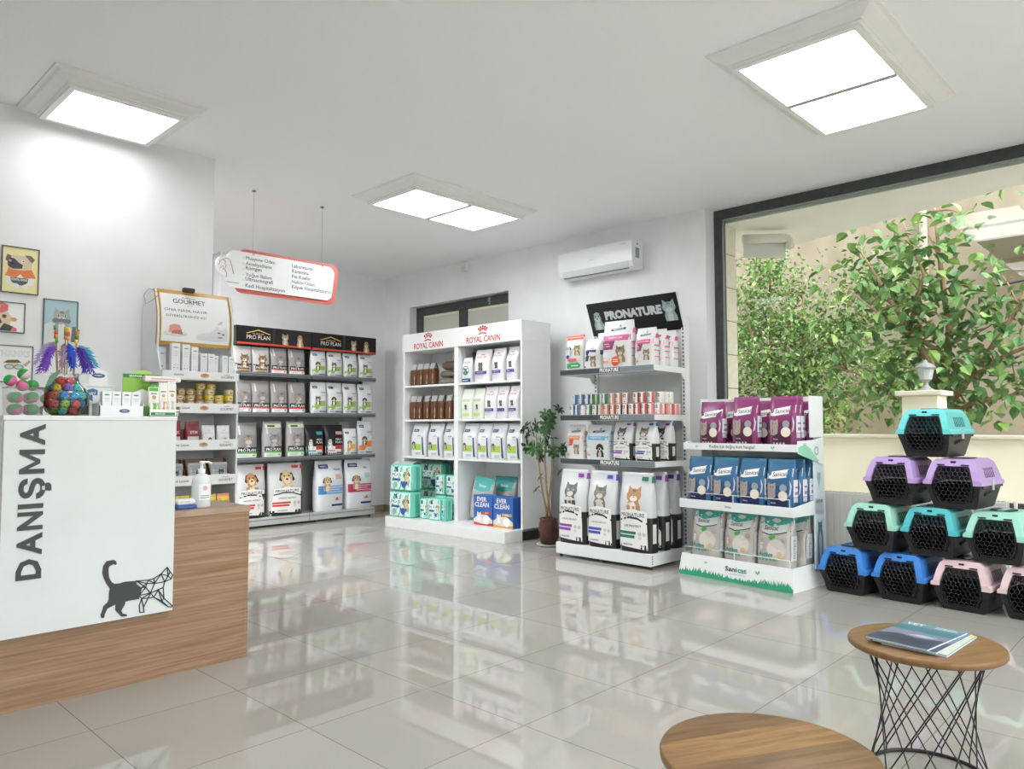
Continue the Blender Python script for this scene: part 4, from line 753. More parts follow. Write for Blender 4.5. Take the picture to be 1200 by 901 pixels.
# ================================================================ PET CARRIERS
def ring(o, i_): return [(k, k + 1, len(o) + k + 1, len(o) + k) for k in range(len(o) - 1)]
def carrier_parts(col, col2):
    yf = lambda z: -.24 + (.02 if z < .15 else 0) + (.03 * (1 - z / .15) if z < .15 else .045 * ((z - .15) / .17) ** 1.4)
    hw = lambda z: .135 + .033 * min(1, z / .145) if z < .15 else .0
    # tub
    O = [(-.17, .15), (-.152, .075), (-.135, .012), (-.125, .0), (.125, .0), (.135, .012), (.152, .075), (.17, .15)]
    I = [(-.13, .15), (-.122, .09), (-.1, .04), (-.09, .036), (.09, .036), (.1, .04), (.122, .09), (.13, .15)]
    tub = MB(); k = len(O); B = '#1d1e21|.45'
    vf = [(x, yf(z), z) for x, z in O] + [(x, yf(z), z) for x, z in I] + [(x * .97, -yf(z), z) for x, z in O]
    f = [(i, i + 1, k + i + 1, k + i) for i in range(k - 1)] + [(i + 1, i, 2 * k + i, 2 * k + i + 1) for i in range(k - 1)] + [tuple(range(2 * k, 3 * k))]
    tub.add(vf, f, B); tub.box(-.178, -.17, -.2, .225, .135, .152, B, .002); tub.box(.17, .178, -.2, .225, .135, .152, B, .002); tub.box(-.17, .17, .222, .232, .135, .152, B, .002)
    for sg in (-1, 1):
        for i in range(7): tub.box(sg * .158 - .004, sg * .158 + .004, -.1 + i * .03, -.088 + i * .03, .085 + i * .004, .11 + i * .004, '#0a0a0c')
    # shell
    O = [(-.182, .152), (-.18, .175), (-.165, .185), (-.152, .245), (-.135, .295), (-.105, .318), (.105, .318), (.135, .295), (.152, .245), (.165, .185), (.18, .175), (.182, .152)]
    I = [(-.13, .152), (-.128, .175), (-.126, .185), (-.112, .235), (-.1, .268), (-.085, .272), (.085, .272), (.1, .268), (.112, .235), (.126, .185), (.128, .175), (.13, .152)]
    sh = MB(); k = len(O); e = lambda z: -.245 + .06 * (max(0, z - .18) / .14) ** 1.3
    vf = [(x, e(z), z) for x, z in O] + [(x, e(z) + .002, z) for x, z in I] + [(x, -e(z), z) for x, z in O] + [(x * .98, e(z) + .02, z) for x, z in I]
    f = [(i, k + i, k + i + 1, i + 1) for i in range(k - 1)] + [(i, i + 1, 2 * k + i + 1, 2 * k + i) for i in range(k - 1)] + [tuple(reversed(range(2 * k, 3 * k)))] + [(k + i, 3 * k + i, 3 * k + i + 1, k + i + 1) for i in range(k - 1)]
    sh.add(vf, f, col)
    for sg in (-1, 1):
        for i in range(8):
            y = -.09 + i * .026; z0 = .205 + .006 * (i % 2); a = sg * (.1655 - .0), ; x0 = .1625; x1 = .1475
            sh.add([(sg * (x0 + .0012), y, .2), (sg * (x0 + .0012), y + .008, .2), (sg * (x1 + .001), y + .008, .262), (sg * (x1 + .001), y, .262)], [(0, 1, 2, 3)], '#15161a')
    for x in (-.075, .075): sh.box(x - .024, x + .024, e(.28) - .008, e(.28) + .006, .277, .284, '#18191c', .001)
    sh.box(-.016, .016, e(.3) - .006, e(.3) + .004, .292, .304, '#18191c', .002)
    # top recess + handle
    sh.prism([(-.06, -.09), (.06, -.09), (.075, 0), (.06, .09), (-.06, .09), (-.075, 0)], .3185, .3195, '#22242a', 'z')
    hd = MB(); hd.box(-.018, .018, -.085, .085, .3195, .326, col, .003)
    # door
    d = MB(); yd = lambda z: -.232 + .035 * max(0, z - .16) / .11 + (.028 * (1 - z / .15) if z < .15 else 0)
    Od = [(-.088, .04), (.088, .04), (.119, .1), (.124, .16), (.11, .235), (.084, .268), (-.084, .268), (-.11, .235), (-.124, .16), (-.119, .1)]
    n = len(Od); vv = [(x, yd(z), z) for x, z in Od] + [(x * .93, yd(z) - .003, .155 + (z - .155) * .93) for x, z in Od]
    d.add(vv, [(i, (i + 1) % n, n + (i + 1) % n, n + i) for i in range(n)], col2)
    def inside(x, z):
        w_ = .084 + .035 * min(1, max(0, (z - .04) / .07)) if z < .16 else .122 - .038 * max(0, z - .16) / .108
        return abs(x) < w_ + .004 and .044 < z < .264
    r = .0165; dx = r * math.sqrt(3)
    for j in range(-1, 14):
        for i in range(-7, 8):
            cx = i * dx + (j % 2) * dx / 2; cz = .05 + j * r * 1.5
            if not inside(cx, cz): continue
            vs = []
            for q in range(6):
                a = PI / 6 + q * PI / 3; vs.append((cx + r * math.cos(a), cz + r * math.sin(a)))
            vi = [(cx + (x - cx) * .84, cz + (z - cz) * .84) for x, z in vs]
            vo = [(max(-.122, min(.122, x)), max(.042, min(.266, z))) for x, z in vs]
            P = [(x, yd(z) - .001, z) for x, z in vo] + [(x, yd(z) - .003, z) for x, z in vi] + [(x, yd(z) + .004, z) for x, z in vi]
            d.add(P, [(q, (q + 1) % 6, 6 + (q + 1) % 6, 6 + q) for q in range(6)] + [(6 + q, 6 + (q + 1) % 6, 12 + (q + 1) % 6, 12 + q) for q in range(6)], col2)
    lt = []
    for sg in (-1, 1): lt.append(MB().box(sg * .183 - .005, sg * .183 + .005, -.03, .0, .12, .185, '#b9c1c4|.3', .002))
    return tub, sh, hd, d, lt
CAR = {}
def carrier(col, nm, y, z, x, rz, lab):
    key = col; loc = (x - .02, y - .012, z)
    t = thing('pet_carrier', lab, 'pet carrier', loc, rz, 'stacked plastic pet carriers'); t.scale = (.95, .88, 1)
    if not CAR:
        tub, sh, hd, d, lt = carrier_parts(col + '|.35', '#141518|.4')
        CAR['t'] = [tub.build('tub', t), sh.build('upper_shell', t), hd.build('carry_handle', t), d.build('door', t)] + [q.build('latch', t) for q in lt]; CAR['c'] = col
        for o in CAR['t'][:2]:
            md = o.modifiers.new('thick', 'SOLIDIFY'); md.thickness = .004; md.offset = -1
        return t
    for o in CAR['t']:
        q = o.copy(); C.objects.link(q); q.parent = t
        if o.name.startswith(('upper_shell', 'carry_handle')):
            q.data = o.data.copy(); q.data.materials[0] = M(col + '|.35')
    return t
RZ = math.radians(-96)
BL, PKc, TQc, MT, LV = '#3f86d6', '#dfc3c6', '#55bcc4', '#9fd8c6', '#b79bd0'
for col, y, z, lab in ((BL, 1.975, 0, 'blue pet carrier on the floor next to the litter display'), (BL, 1.605, 0, 'blue pet carrier on the floor beside the pink one'), (PKc, 1.235, 0, 'pale pink pet carrier on the floor, fully in view'), (PKc, .865, 0, 'pale pink pet carrier cut off by the photo edge'),
                       (MT, 1.775, .3265, 'mint pet carrier at the left end of the second tier'), (TQc, 1.41, .3265, 'turquoise pet carrier in the middle of the second tier'), (MT, 1.04, .3265, 'mint pet carrier at the right end of the second tier'),
                       (LV, 1.64, .653, 'lilac pet carrier, left one of the third tier'), (LV, 1.262, .653, 'lilac pet carrier, right one of the third tier'), ('#6cd0d0', 1.425, .9795, 'light turquoise pet carrier on top of the pyramid')):
    carrier(col, '', y, z, 5.67 + R.uniform(-.01, .01), RZ, lab)
# ================================================================ ROUND WIRE TABLES + MAGAZINES
def wire_table(cx, cy, lab, rz, wd):
    h = .45; t = thing('side_table', lab, 'side table', (cx, cy, 0), rz, 'round wire-based side tables')
    top = MB(); top.lathe([(.2, h - .026), (.236, h - .024), (.243, h - .018), (.244, h - .008), (.241, h - .001), (.237, h), (0, h)], wd, 64, cap=False)
    top.lathe([(0.0, h - .026), (.2, h - .026)], wd, 64, cap=False); top.build('tabletop', t)
    W = '#17181a|.4'
    def circ(r, z, n=48): return [(r * math.cos(2 * PI * i / n), r * math.sin(2 * PI * i / n), z) for i in range(n)]
    MB().tube(circ(.185, .007), .0065, W, 8, True).build('base_ring', t); MB().tube(circ(.185, h - .032), .005, W, 8, True).build('top_ring', t)
    N = 12; tw = math.radians(78)
    for s in (-1, 1):
        for i in range(N):
            a = 2 * PI * i / N; b = a + s * tw; pts = [(.185 * math.cos(a), .185 * math.sin(a), .01)]
            for q in (.045, .3, .6, 1):
                f = (q - .045) / .955; p0 = Vector((.183 * math.cos(a), .183 * math.sin(a))); p1 = Vector((.185 * math.cos(b), .185 * math.sin(b))); p = p0.lerp(p1, f)
                pts.append((p.x, p.y, .01 + (h - .042) * q))
            MB().tube(pts, .0025, W, 5).build('wire', t)
    return t
wire_table(2.868, .769, 'round wooden wire table carrying the magazines', math.radians(-28), 'walnut_plain')
wire_table(1.659, .777, 'bare round wooden table with bold planks, cut off by the bottom edge', math.radians(-28), 'walnut_planks')
def mag(x, y, z, rz, w, l, th, spec, lab, edge='#d9dee0|.5'):
    t = thing('magazine', lab, 'magazine', (x, y, z), rz, 'magazines on the round table')
    MB().box(-w / 2 + .002, w / 2 - .001, -l / 2 + .001, l / 2 - .001, .0006, th - .0006, edge).build('pages', t)
    c = MB().box(-w / 2, w / 2, -l / 2, l / 2, th - .0006, th, '#8fa9bb|.2').box(-w / 2, w / 2, -l / 2, l / 2, 0, .0006, '#5d7a92|.2').box(-w / 2, -w / 2 + .001, -l / 2, l / 2, 0, th, '#5d7a92|.2')
    c.prints(spec, w, l, lambda X, Z, o: (X, Z - l / 2, th + o), step=.0001); c.build('cover', t)
sp = [('r', -.49, .49, .01, .99, '#5f8494'), ('p', [(-.49, .01), (.49, .01), (.49, .42), (.1, .34), (-.2, .4), (-.49, .3)], '#2c3d50'), ('p', [(-.49, .3), (-.2, .4), (.1, .34), (.49, .42), (.49, .52), (.15, .5), (-.15, .56), (-.49, .47)], '#7f7890'), ('p', [(-.4, .1), (.3, .14), (.42, .22), (.1, .28), (-.3, .22)], '#222d3b'), ('p', [(-.1, .42), (.2, .4), (.36, .46), (.1, .49)], '#b5b2c2'), ('p', [(-.49, .62), (.49, .6), (.49, .8), (-.49, .82)], '#42707c'), ('T', 'VET', -.28, .9, .09, .3, '#d9e4ea', .02), ('r', .05, .42, .87, .89, '#d9e4ea'), ('r', .05, .38, .92, .935, '#d9e4ea')]
MX, MY = 2.868, .778; ma = math.radians(-97)
ZT = .4502
mag(MX + .012, MY - .02, ZT, ma + .07, .205, .32, .007, [('r', -.49, .49, .01, .99, '#c9d2c0'), ('r', -.49, .49, .85, .98, '#e2d64f')], 'bottom magazine with a yellow edge in the table pile')
mag(MX + .004, MY, ZT + .0075, ma + .02, .205, .32, .006, sp[:3], 'middle magazine in the table pile')
mag(MX - .002, MY + .016, ZT + .014, ma - .02, .205, .32, .006, sp, 'top magazine with a blue landscape cover')

# ================================================================ POTTED PLANT
pl = thing('potted_plant', 'tall slim potted umbrella plant between the cabinet and the white stand', 'potted plant', (5.63, 4.87, 0))
p = MB(); p.lathe([(.0, .022), (.07, .022), (.085, .03), (.1, .1), (.103, .16), (.096, .225), (.086, .25), (.093, .262), (.095, .272), (.085, .275), (.08, .262), (.078, .24)], 'ceramic_brown', 36, cap=False); p.build('pot', pl)
MB().lathe([(.0, .001), (.085, .001), (.115, .008), (.125, .022), (.12, .024), (.108, .012), (.0, .01)], '#c9c4bb|.4', 36, cap=False).build('saucer', pl)
MB().lathe([(.0, .242), (.079, .242)], 'potting_soil', 24, cap=False).build('soil', pl)
stems = [[(.0, .0, .24), (-.03, .05, .5), (-.05, .09, .8), (-.05, .12, 1.08)], [(.02, -.02, .24), (-.02, .01, .55), (.0, .05, .85), (.03, .06, 1.15), (.05, .04, 1.25)], [(-.02, .02, .24), (.0, -.01, .5), (.03, -.03, .8), (.0, -.06, 1.0)]]
for s in stems: MB().tube(s, [.011, .01, .009, .007, .006][:len(s)], '#a88a5f|.7', 8).build('stem', pl)
def leaflet(mb, p, d, up_, L, W_, mat):
    d = d.normalized(); s = d.cross(up_); s = s.normalized() if s.length > .01 else d.orthogonal().normalized(); n = s.cross(d)
    P = [p, p + d * L * .35 + s * W_ * .8 - n * .004, p + d * L * .75 + s * W_ - n * L * .1, p + d * L - n * L * .22, p + d * L * .75 - s * W_ - n * L * .1, p + d * L * .35 - s * W_ * .8 - n * .004, p + d * L * .5 + n * L * .05]
    mb.add(P, [(0, 1, 6), (1, 2, 6), (2, 3, 6), (3, 4, 6), (4, 5, 6), (5, 0, 6)], mat, False)
fo = MB(); st2 = MB(); rr = random.Random(3)
def whorl(b, e, L=.075, n=7):
    st2.tube([b, (b.lerp(e, .6) + Vector((0, 0, .01))), e], .0022, '#6f7d3f|.6', 5); ax = (e - b).normalized()
    o = ax.orthogonal().normalized(); o2 = ax.cross(o)
    for k in range(n):
        a = 2 * PI * k / n; d = (o * math.cos(a) + o2 * math.sin(a)) + ax * .25 + Vector((0, 0, -.25)); leaflet(fo, e, d, ax, L * rr.uniform(.8, 1.1), L * .2, 'leaf_dark')
for s in stems:
    e = Vector(s[-1])
    for k in range(8):
        a = rr.uniform(0, 2 * PI); b = Vector(s[-1]).lerp(Vector(s[-2]), rr.uniform(0, .8)); whorl(b, b + Vector((math.cos(a) * .15, math.sin(a) * .15, rr.uniform(-.05, .14))) * rr.uniform(.6, 1.15), rr.uniform(.07, .1))
    whorl(e, e + Vector((0, 0, .07)))
for (b, e) in (((-.01, .0, .62), (-.05, .07, .68)), ((-.03, .05, .5), (-.06, .11, .56)), ((.02, -.02, .8), (.05, -.1, .74)), ((0, -.04, .9), (.02, -.17, .95))): whorl(Vector(b), Vector(e), .06, 6)
fo.build('foliage', pl); st2.build('leaf_stalks', pl)

# ================================================================ AIR CONDITIONER, SENSOR, RADIATOR, SIGN
AC = Fr(6.15, 5.165, -PI / 2)
ac = thing('air_conditioner', 'white split air conditioner high on the right wall', 'air conditioner', AC.p(0, .19, 2.76), AC.rz)
prof = [(0, .012), (-.19 + .0, .3), (-.01, .3)]
AW = .96; a_ = MB(); pf = [(.01, .02), (-.12, .0), (-.165, .03), (-.19, .085), (-.195, .2), (-.19, .285), (-.18, .3), (.01, .3)]
a_.prism([(y, z) for y, z in pf], 0, AW, '#e6e8ea|.3', 'x')
afr = lambda X, Z, o: (X, -.193 - o, Z)
a_.prints([('t', 'baymak', .45, .16, .014, .06, '#7d8286'), ('t', 'INVERTER', .86, .265, .01, .06, '#7d8286'), ], 1, 1, afr); a_.prints([('r', -.13, -.06, .12, .225, '#8d9194'), ('p', [(-.11, .255), (-.095, .28), (-.08, .255)], '#3a3c3e')], 1, 1, lambda Y, Z, o: (AW + .0005 + o, Y, Z)); a_.build('casing', ac)
MB().prism([(-.17, .022), (-.196, .082), (-.192, .086), (-.163, .028)], .05, AW - .05, '#d9dcde|.3', 'x').build('louvre_flap', ac)
MB().box(.06, AW - .06, -.165, -.155, .012, .02, '#3d4144').build('air_slot', ac)
se = thing('motion_sensor', 'small white sensor box high on the wall left of the air conditioner', 'sensor', (6.352, 6.86, 3.14), -PI / 2)
MB().box(-.05, .05, -.055, .0, 0, .12, '#e2e2e0|.4', .008).build('housing', se); MB().box(-.03, .03, -.0575, -.055, .015, .06, '#d3d4d2|.3', .002).build('lens', se)
ra = thing('radiator', 'white ribbed panel radiator below the shop window behind the carriers', 'radiator', (6.31, 2.62, .09), -PI / 2)
b = MB(); b.box(0, 1.5, -.09, -.075, 0, .55, '#dcdcd8|.4', .004)
for k in range(30): b.box(.015 + k * .05, .045 + k * .05, -.096, -.09, .03, .52, '#e0e0dc|.4', .003)
b.build('front_panel', ra); MB().box(0, 1.5, -.02, -.005, 0, .55, '#dcdcd8|.4', .004).build('back_panel', ra)
g = MB(); g.box(0, 1.5, -.085, -.01, .545, .556, '#e2e2de|.4', .002)
for k in range(50): g.box(.02 + k * .0295, .036 + k * .0295, -.075, -.02, .5562, .5566, '#6f706c')
g.build('top_grille', ra); MB().box(-.004, .003, -.09, -.005, .02, .55, '#e0e0dc|.4', .001).build('end_cover', ra); MB().box(1.497, 1.504, -.09, -.005, .02, .55, '#e0e0dc|.4', .001).build('end_cover', ra)
for x in (.2, 1.3): MB().box(x, x + .03, -.07, -.03, -.09, .02, '#cfcfcb|.4').build('foot', ra)
MB().tube([(1.5, -.05, .5), (1.55, -.05, .5), (1.55, -.05, .56)], .014, '#d9d9d5|.35').build('valve', ra)

def rrect(x0, x1, z0, z1, r, n=6, skew=0):
    pts = []
    for cx, cz, a0 in ((x1 - r, z0 + r, -90), (x1 - r, z1 - r, 0), (x0 + r, z1 - r, 90), (x0 + r, z0 + r, 180)):
        for i in range(n + 1): a = math.radians(a0 + 90 * i / n); pts.append((cx + r * math.cos(a) + skew * (cz - z0), cz + r * math.sin(a)))
    return pts
sg = thing('hanging_sign', 'white and red department sign hung from the ceiling on two wires', 'sign', (3.4, 6.1, 2.36))
o_ = lambda pts: [(a - 3.4, b - 2.36) for a, b in pts]
MB().prism(o_(rrect(2.93, 3.935, 2.345, 2.735, .07, skew=.13)), .012, .02, '#c8635c|.35').build('red_backplate', sg)
wp = MB(); wp.prism(o_(rrect(2.83, 3.89, 2.38, 2.705, .07, skew=.13)), -.006, .0, '#e9ebea|.35')
wp.prism(o_([(2.845 + .085 * math.cos(i * PI / 12), 2.555 + .085 * math.sin(i * PI / 12)) for i in range(24)]), -.007, .001, '#e9ebea|.35')
sp = []
T1 = ['Muayene Odası', 'Ameliyathane', 'Röntgen', 'Yoğun Bakım', 'Ultrasonografi', 'Kedi Hospitalizasyon']; T2 = ['Laboratuvar', 'Karantina', 'Pet Kuaför', 'Hekim Odası', 'Köpek Hospitalizasyon']
def tx(s, x0, z):
    sc = .045
    for (v, f, bw, bh), sh, lf in heavy(s, .014): wp.add([(x0 + (a + sh) * sc - 3.4, -.0068 - lf, z + b * sc - 2.36 - (.009 if any(c in s for c in 'yğpşj') else 0)) for a, b in v], f, '#5d6062')
for i, s in enumerate(T1): tx(s, 3.03, 2.64 - i * .0485)
for i, s in enumerate(T2): tx(s, 3.475, 2.6395 - i * .0485)
for i in range(6): wp.prints([('r', 3.005 - 3.4, 3.012 - 3.4, .288 - i * .0485, .295 - i * .0485, '#a9c4c9')], 1, 1, lambda X, Z, o: (X, -.006 - o, Z))
wp.prints([('r', .03, .033, .06, .31, '#c9cccc'), ('r', -.545, -.43, .06, .066, '#8b8f90'), ('t', 'VET', .41, .04, .012, .03, '#8b8f90')], 1, 1, lambda X, Z, o: (X, -.006 - o, Z))
wp.build('white_plate', sg)
cat_ = MB()
for pts in ([(-.61, .2), (-.6, .235), (-.575, .25), (-.555, .235), (-.56, .21)], [(-.575, .25), (-.545, .265), (-.515, .255), (-.495, .2), (-.48, .14)], [(-.545, .21), (-.56, .17), (-.54, .13), (-.545, .1)], [(-.6, .17), (-.575, .2), (-.57, .16)]):
    cat_.tube([(x, -.009, z) for x, z in pts], .0025, '#b9706a|.4', 5)
cat_.build('animal_emblem', sg)
for x in (3.1, 3.79): MB().tube([(x - 3.4, .006, .3), (x - 3.4, .006, CEIL - 2.36)], .0008, '#4b4d4f', 5).box(x - 3.4 - .008, x - 3.4 + .008, -.006, .02, .33, .345, '#77797b|.3|.8').box(x - 3.4 - .012, x - 3.4 + .012, -.006, .018, CEIL - 2.36 - .012, CEIL - 2.36, '#77797b|.3|.8').build('hanging_wire', sg)

# ================================================================ RECEPTION COUNTER
cn = thing('reception_counter', 'oak reception counter with tall white panel and black letters', 'counter', (1.89, 3.71, 0))
def cb_(name, x0, x1, y0, y1, z0, z1, mat, bev=.001, par=None): return MB().box(x0 - 1.89, x1 - 1.89, y0 - 3.71, y1 - 3.71, z0, z1, mat, bev).build(name, par or cn)
cb_('front_board', -1.4, 1.866, 3.71, 3.735, 0, .748, 'oak_laminate')
cb_('end_board', 1.866, 1.888, 3.71, 4.1, 0, .748, 'oak_laminate')
cb_('desk_top', -1.4, 1.892, 3.705, 4.12, .748, .778, 'oak_top', .002)
cb_('back_board', -1.4, 1.866, 4.07, 4.09, 0, .748, 'oak_laminate')
fp = cb_('white_panel', .78, 1.487, 3.672, 3.71, .315, 1.222, '#d9dddc|.12', .001)
cb_('ledge', .775, 1.49, 3.668, 4.03, 1.222, 1.243, '#dde0e0|.2', .002)
cb_('ledge_support', 1.468, 1.487, 3.711, 4.02, .778, 1.222, '#e6e8e8|.3'); cb_('ledge_support', .78, .8, 3.711, 4.02, .778, 1.222, '#e6e8e8|.3')
for ch, z0, z1 in (('D', .0, .086), ('A', .101, .195), ('N', .208, .284), ('I', .298, .318), ('Ş', .338, .426), ('M', .445, .548), ('A', .566, .657)):
    v, f, bw, bh = text_poly(ch, .035)
    if ch == 'M': v = [(0, 0), (.17, 0), (.17, .52), (.36, .14), (.5, .14), (.69, .52), (.69, 0), (.86, 0), (.86, .8), (.7, .8), (.43, .3), (.16, .8), (0, .8)]; f = [tuple(q) for q in tessellate_polygon([[Vector((a, b, 0)) for a, b in v]])]; bw, bh = .86, .8
    k = MB(); x0 = .838; H = .093; cap = bh if ch != 'Ş' else text_poly('S', .035)[3]
    dn = bh - cap if ch == 'Ş' else 0
    def P(a, b, y): return (x0 + H - (b - dn) / cap * H - 1.89, y - 3.71, .55 + z0 + a / bw * (z1 - z0))
    n = len(v); vs = [P(a, b, 3.668) for a, b in v] + [P(a, b, 3.672) for a, b in v]
    k.add(vs, [tuple(reversed(q)) for q in f] + [tuple(i + n for i in q) for q in f], '#3a3c3e|.4')
    ed = {}
    for q in f:
        for i in range(len(q)):
            e = (q[i], q[(i + 1) % len(q)]); 
            if (e[1], e[0]) in ed: del ed[(e[1], e[0])]
            else: ed[e] = 1
    k.add(vs, [(a, b, b + n, a + n) for a, b in ed], '#3a3c3e|.4'); k.build('letter', fp).location = (0, 0, 0)
S_ = [(1.171, 0.345), (1.175, 0.336), (1.185, 0.336), (1.186, 0.35), (1.192, 0.364), (1.197, 0.374), (1.231, 0.387), (1.231, 0.363), (1.236, 0.354), (1.258, 0.327), (1.281, 0.325), (1.281, 0.333), (1.262, 0.341), (1.256, 0.355), (1.271, 0.38), (1.273, 0.392), (1.296, 0.394), (1.333, 0.394), (1.333, 0.415), (1.342, 0.444), (1.319, 0.465), (1.318, 0.479), (1.269, 0.483), (1.245, 0.479), (1.224, 0.48), (1.212, 0.49), (1.2, 0.515), (1.197, 0.545), (1.2, 0.562), (1.218, 0.57), (1.226, 0.565), (1.232, 0.568), (1.228, 0.582), (1.218, 0.589), (1.188, 0.587), (1.175, 0.567), (1.172, 0.538), (1.178, 0.514), (1.191, 0.485), (1.205, 0.463), (1.202, 0.439), (1.202, 0.413), (1.197, 0.401), (1.181, 0.389), (1.176, 0.371), (1.17, 0.351)]
N_ = {'a': (1.318, 0.479), 'b': (1.373, 0.475), 'c': (1.397, 0.479), 'd': (1.429, 0.495), 'e': (1.457, 0.522), 'f': (1.471, 0.5), 'g': (1.484, 0.482), 'h': (1.477, 0.465), 'i': (1.447, 0.456), 'j': (1.441, 0.43), 'k': (1.445, 0.379), 'l': (1.484, 0.337), 'm': (1.48, 0.331), 'n': (1.466, 0.335), 'o': (1.399, 0.391), 'p': (1.373, 0.391), 'q': (1.353, 0.353), 'r': (1.356, 0.33), 's': (1.337, 0.332), 't': (1.334, 0.365), 'u': (1.344, 0.394), 'v': (1.333, 0.411), 'w': (1.342, 0.444), 'x': (1.361, 0.443), 'y': (1.365, 0.46), 'z': (1.383, 0.413), 'A': (1.418, 0.423), 'B': (1.436, 0.367), 'C': (1.4, 0.455), 'D': (1.462, 0.481)}
ce = MB(); ce.prism([(a - 1.89, b) for a, b in S_], 3.668 - 3.71, 3.672 - 3.71, '#3a3c3e|.45')
for e in 'ab bc cd de ef fg gh hi ij jk kl lm mn no op pq qr rs st tu uv vw wx wy ay yb xy xz xv zv zo zj zp Cz Ci Cd dD Dh De Di fD Aj Ak AB Ao Az Bk Bo Bn Cc yC up uz uq ax bC di'.split():
    p0, p1 = Vector(N_[e[0]]), Vector(N_[e[1]]); d = (p1 - p0).normalized() * .0019; s = Vector((-d.y, d.x)); p0 = p0 - d; p1 = p1 + d
    ce.prism([(q.x - 1.89, q.y) for q in (p0 - s, p1 - s, p1 + s, p0 + s)], 3.668 - 3.71, 3.672 - 3.71, '#2c2e30|.45')
ce.build('cat_emblem', fp)

# ---- things on the counter
L0 = 1.243
bt = thing('sanitizer_bottle', 'clear pump bottle of hand gel on the oak desk top', 'bottle', (1.675, 3.81, .779))
MB().lathe([(0, 0), (.042, 0), (.046, .006), (.046, .125), (.042, .15), (.026, .168), (.016, .172), (.016, .185)], '#dfe3e6|.25', 28).prints([('r', -.03, .035, .04, .12, '#eceeef'), ('c', .0, .1, .012, '#d3a9b4'), ('r', -.02, .025, .06, .064, '#8b9199'), ('r', -.02, .025, .05, .054, '#8b9199')], 1, 1, lambda X, Z, o: ((.046 + o) * math.sin(X / .046), -(.046 + o) * math.cos(X / .046), Z), fine=.008).build('bottle_body', bt)
MB().lathe([(.018, .178), (.018, .195), (.008, .198), (.007, .222), (.012, .222), (.012, .236), (.0, .238)], '#f0f1f2|.3', 16, cap=False).tube([(0, 0, .23), (.03, -.01, .231), (.045, -.015, .222)], .0055, '#f0f1f2|.3').build('pump_head', bt)
packbox(Fr(1.6, 3.78, .0), 0, 0, .778, .11, .02, .06, [('r', -.45, .3, .2, .8, '#41639f')], '#36558f|.35', 'tissue_box', 'flat blue box under a white one beside the pump bottle', 'box', None)
packbox(Fr(1.598, 3.785, .0), 0, 0, .798, .105, .028, .055, [('r', -.4, .1, .5, .7, '#c3c9d4'), ('c', .3, .0, .06, '#a9b3c4')], '#e7e9ea|.35', 'tissue_box', 'flat white box on the blue one beside the pump bottle', 'box', None, .06, bev=.01)
# fishbowl of perforated balls
bw_ = thing('glass_bowl', 'round glass fishbowl filled with coloured balls on the counter ledge', 'bowl', (1.052, 3.86, L0))
MB().lathe([(0, .002), (.05, .002), (.075, .02), (.093, .055), (.096, .085), (.085, .125), (.06, .152), (.052, .175), (.058, .195), (.062, .2)], 'jar_glass', 40, cap=False).build('bowl_glass', bw_)
cols = [('yellow', '#f5dc46'), ('red', '#e85a58'), ('blue', '#4a9be0'), ('green', '#a9dc50'), ('turquoise', '#6ce0ce'), ('purple', '#9474d0'), ('coral red', '#f27472'), ('sky blue', '#52b4f2')]
pos = [(0, 0, .024)]
for rr_, zz, n_, a0 in ((.043, .024, 6, .1), (.066, .055, 9, .3), (.024, .062, 3, .4), (.071, .094, 10, .0), (.03, .1, 4, .3), (.054, .13, 7, .2), (.0, .135, 1, 0), (.024, .163, 3, 1.4)):
    for k in range(n_): a = a0 + 2 * PI * k / n_; pos.append((rr_ * math.cos(a), rr_ * math.sin(a), zz))
LV_ = {.024: 'bottom layer', .055: 'low outer ring', .062: 'hidden core', .094: 'middle outer ring', .1: 'upper core', .13: 'upper ring', .135: 'centre under the top', .163: 'top of the heap'}
bm_ = {}
for i, (x, y, z) in enumerate(pos):
    nm, c = cols[[1, 3, 2, 0, 6, 4, 7, 5, 3, 1, 2, 4, 0, 6, 7][(i * 4 + i // 7) % 15]]
    if c not in bm_:
        m = MB(); m.ball((0, 0, 0), .0195, c + '|.4', 16)
        for u in ((0, -1, .1), (.8, -.6, .2), (-.8, -.5, .3), (.3, -.5, .85), (-.3, -.7, -.7), (.6, -.4, -.7), (0, .3, 1), (0, .9, .2)):
            v = Vector(u).normalized(); o1 = v.orthogonal().normalized(); o2 = v.cross(o1); P = [v * .0197 + (o1 * math.cos(q * PI / 4) + o2 * math.sin(q * PI / 4)) * .0032 for q in range(8)]; m.add(P, [tuple(range(8))], '#33302f')
        o = m.build('toy_ball'); bm_[c] = o
    else: o = bm_[c].copy(); C.objects.link(o)
    o.location = (1.052 + x, 3.86 + y, L0 + z); side = 'front' if y < -.02 else 'back' if y > .02 else 'middle'; lr = 'left' if x < -.015 else 'right' if x > .015 else 'centre'
    tag(o, '%s toy ball in the %s of the fishbowl, %s %s' % (nm, LV_.get(z, 'bottom layer'), side, lr), 'ball', 'toy balls in the glass bowl')
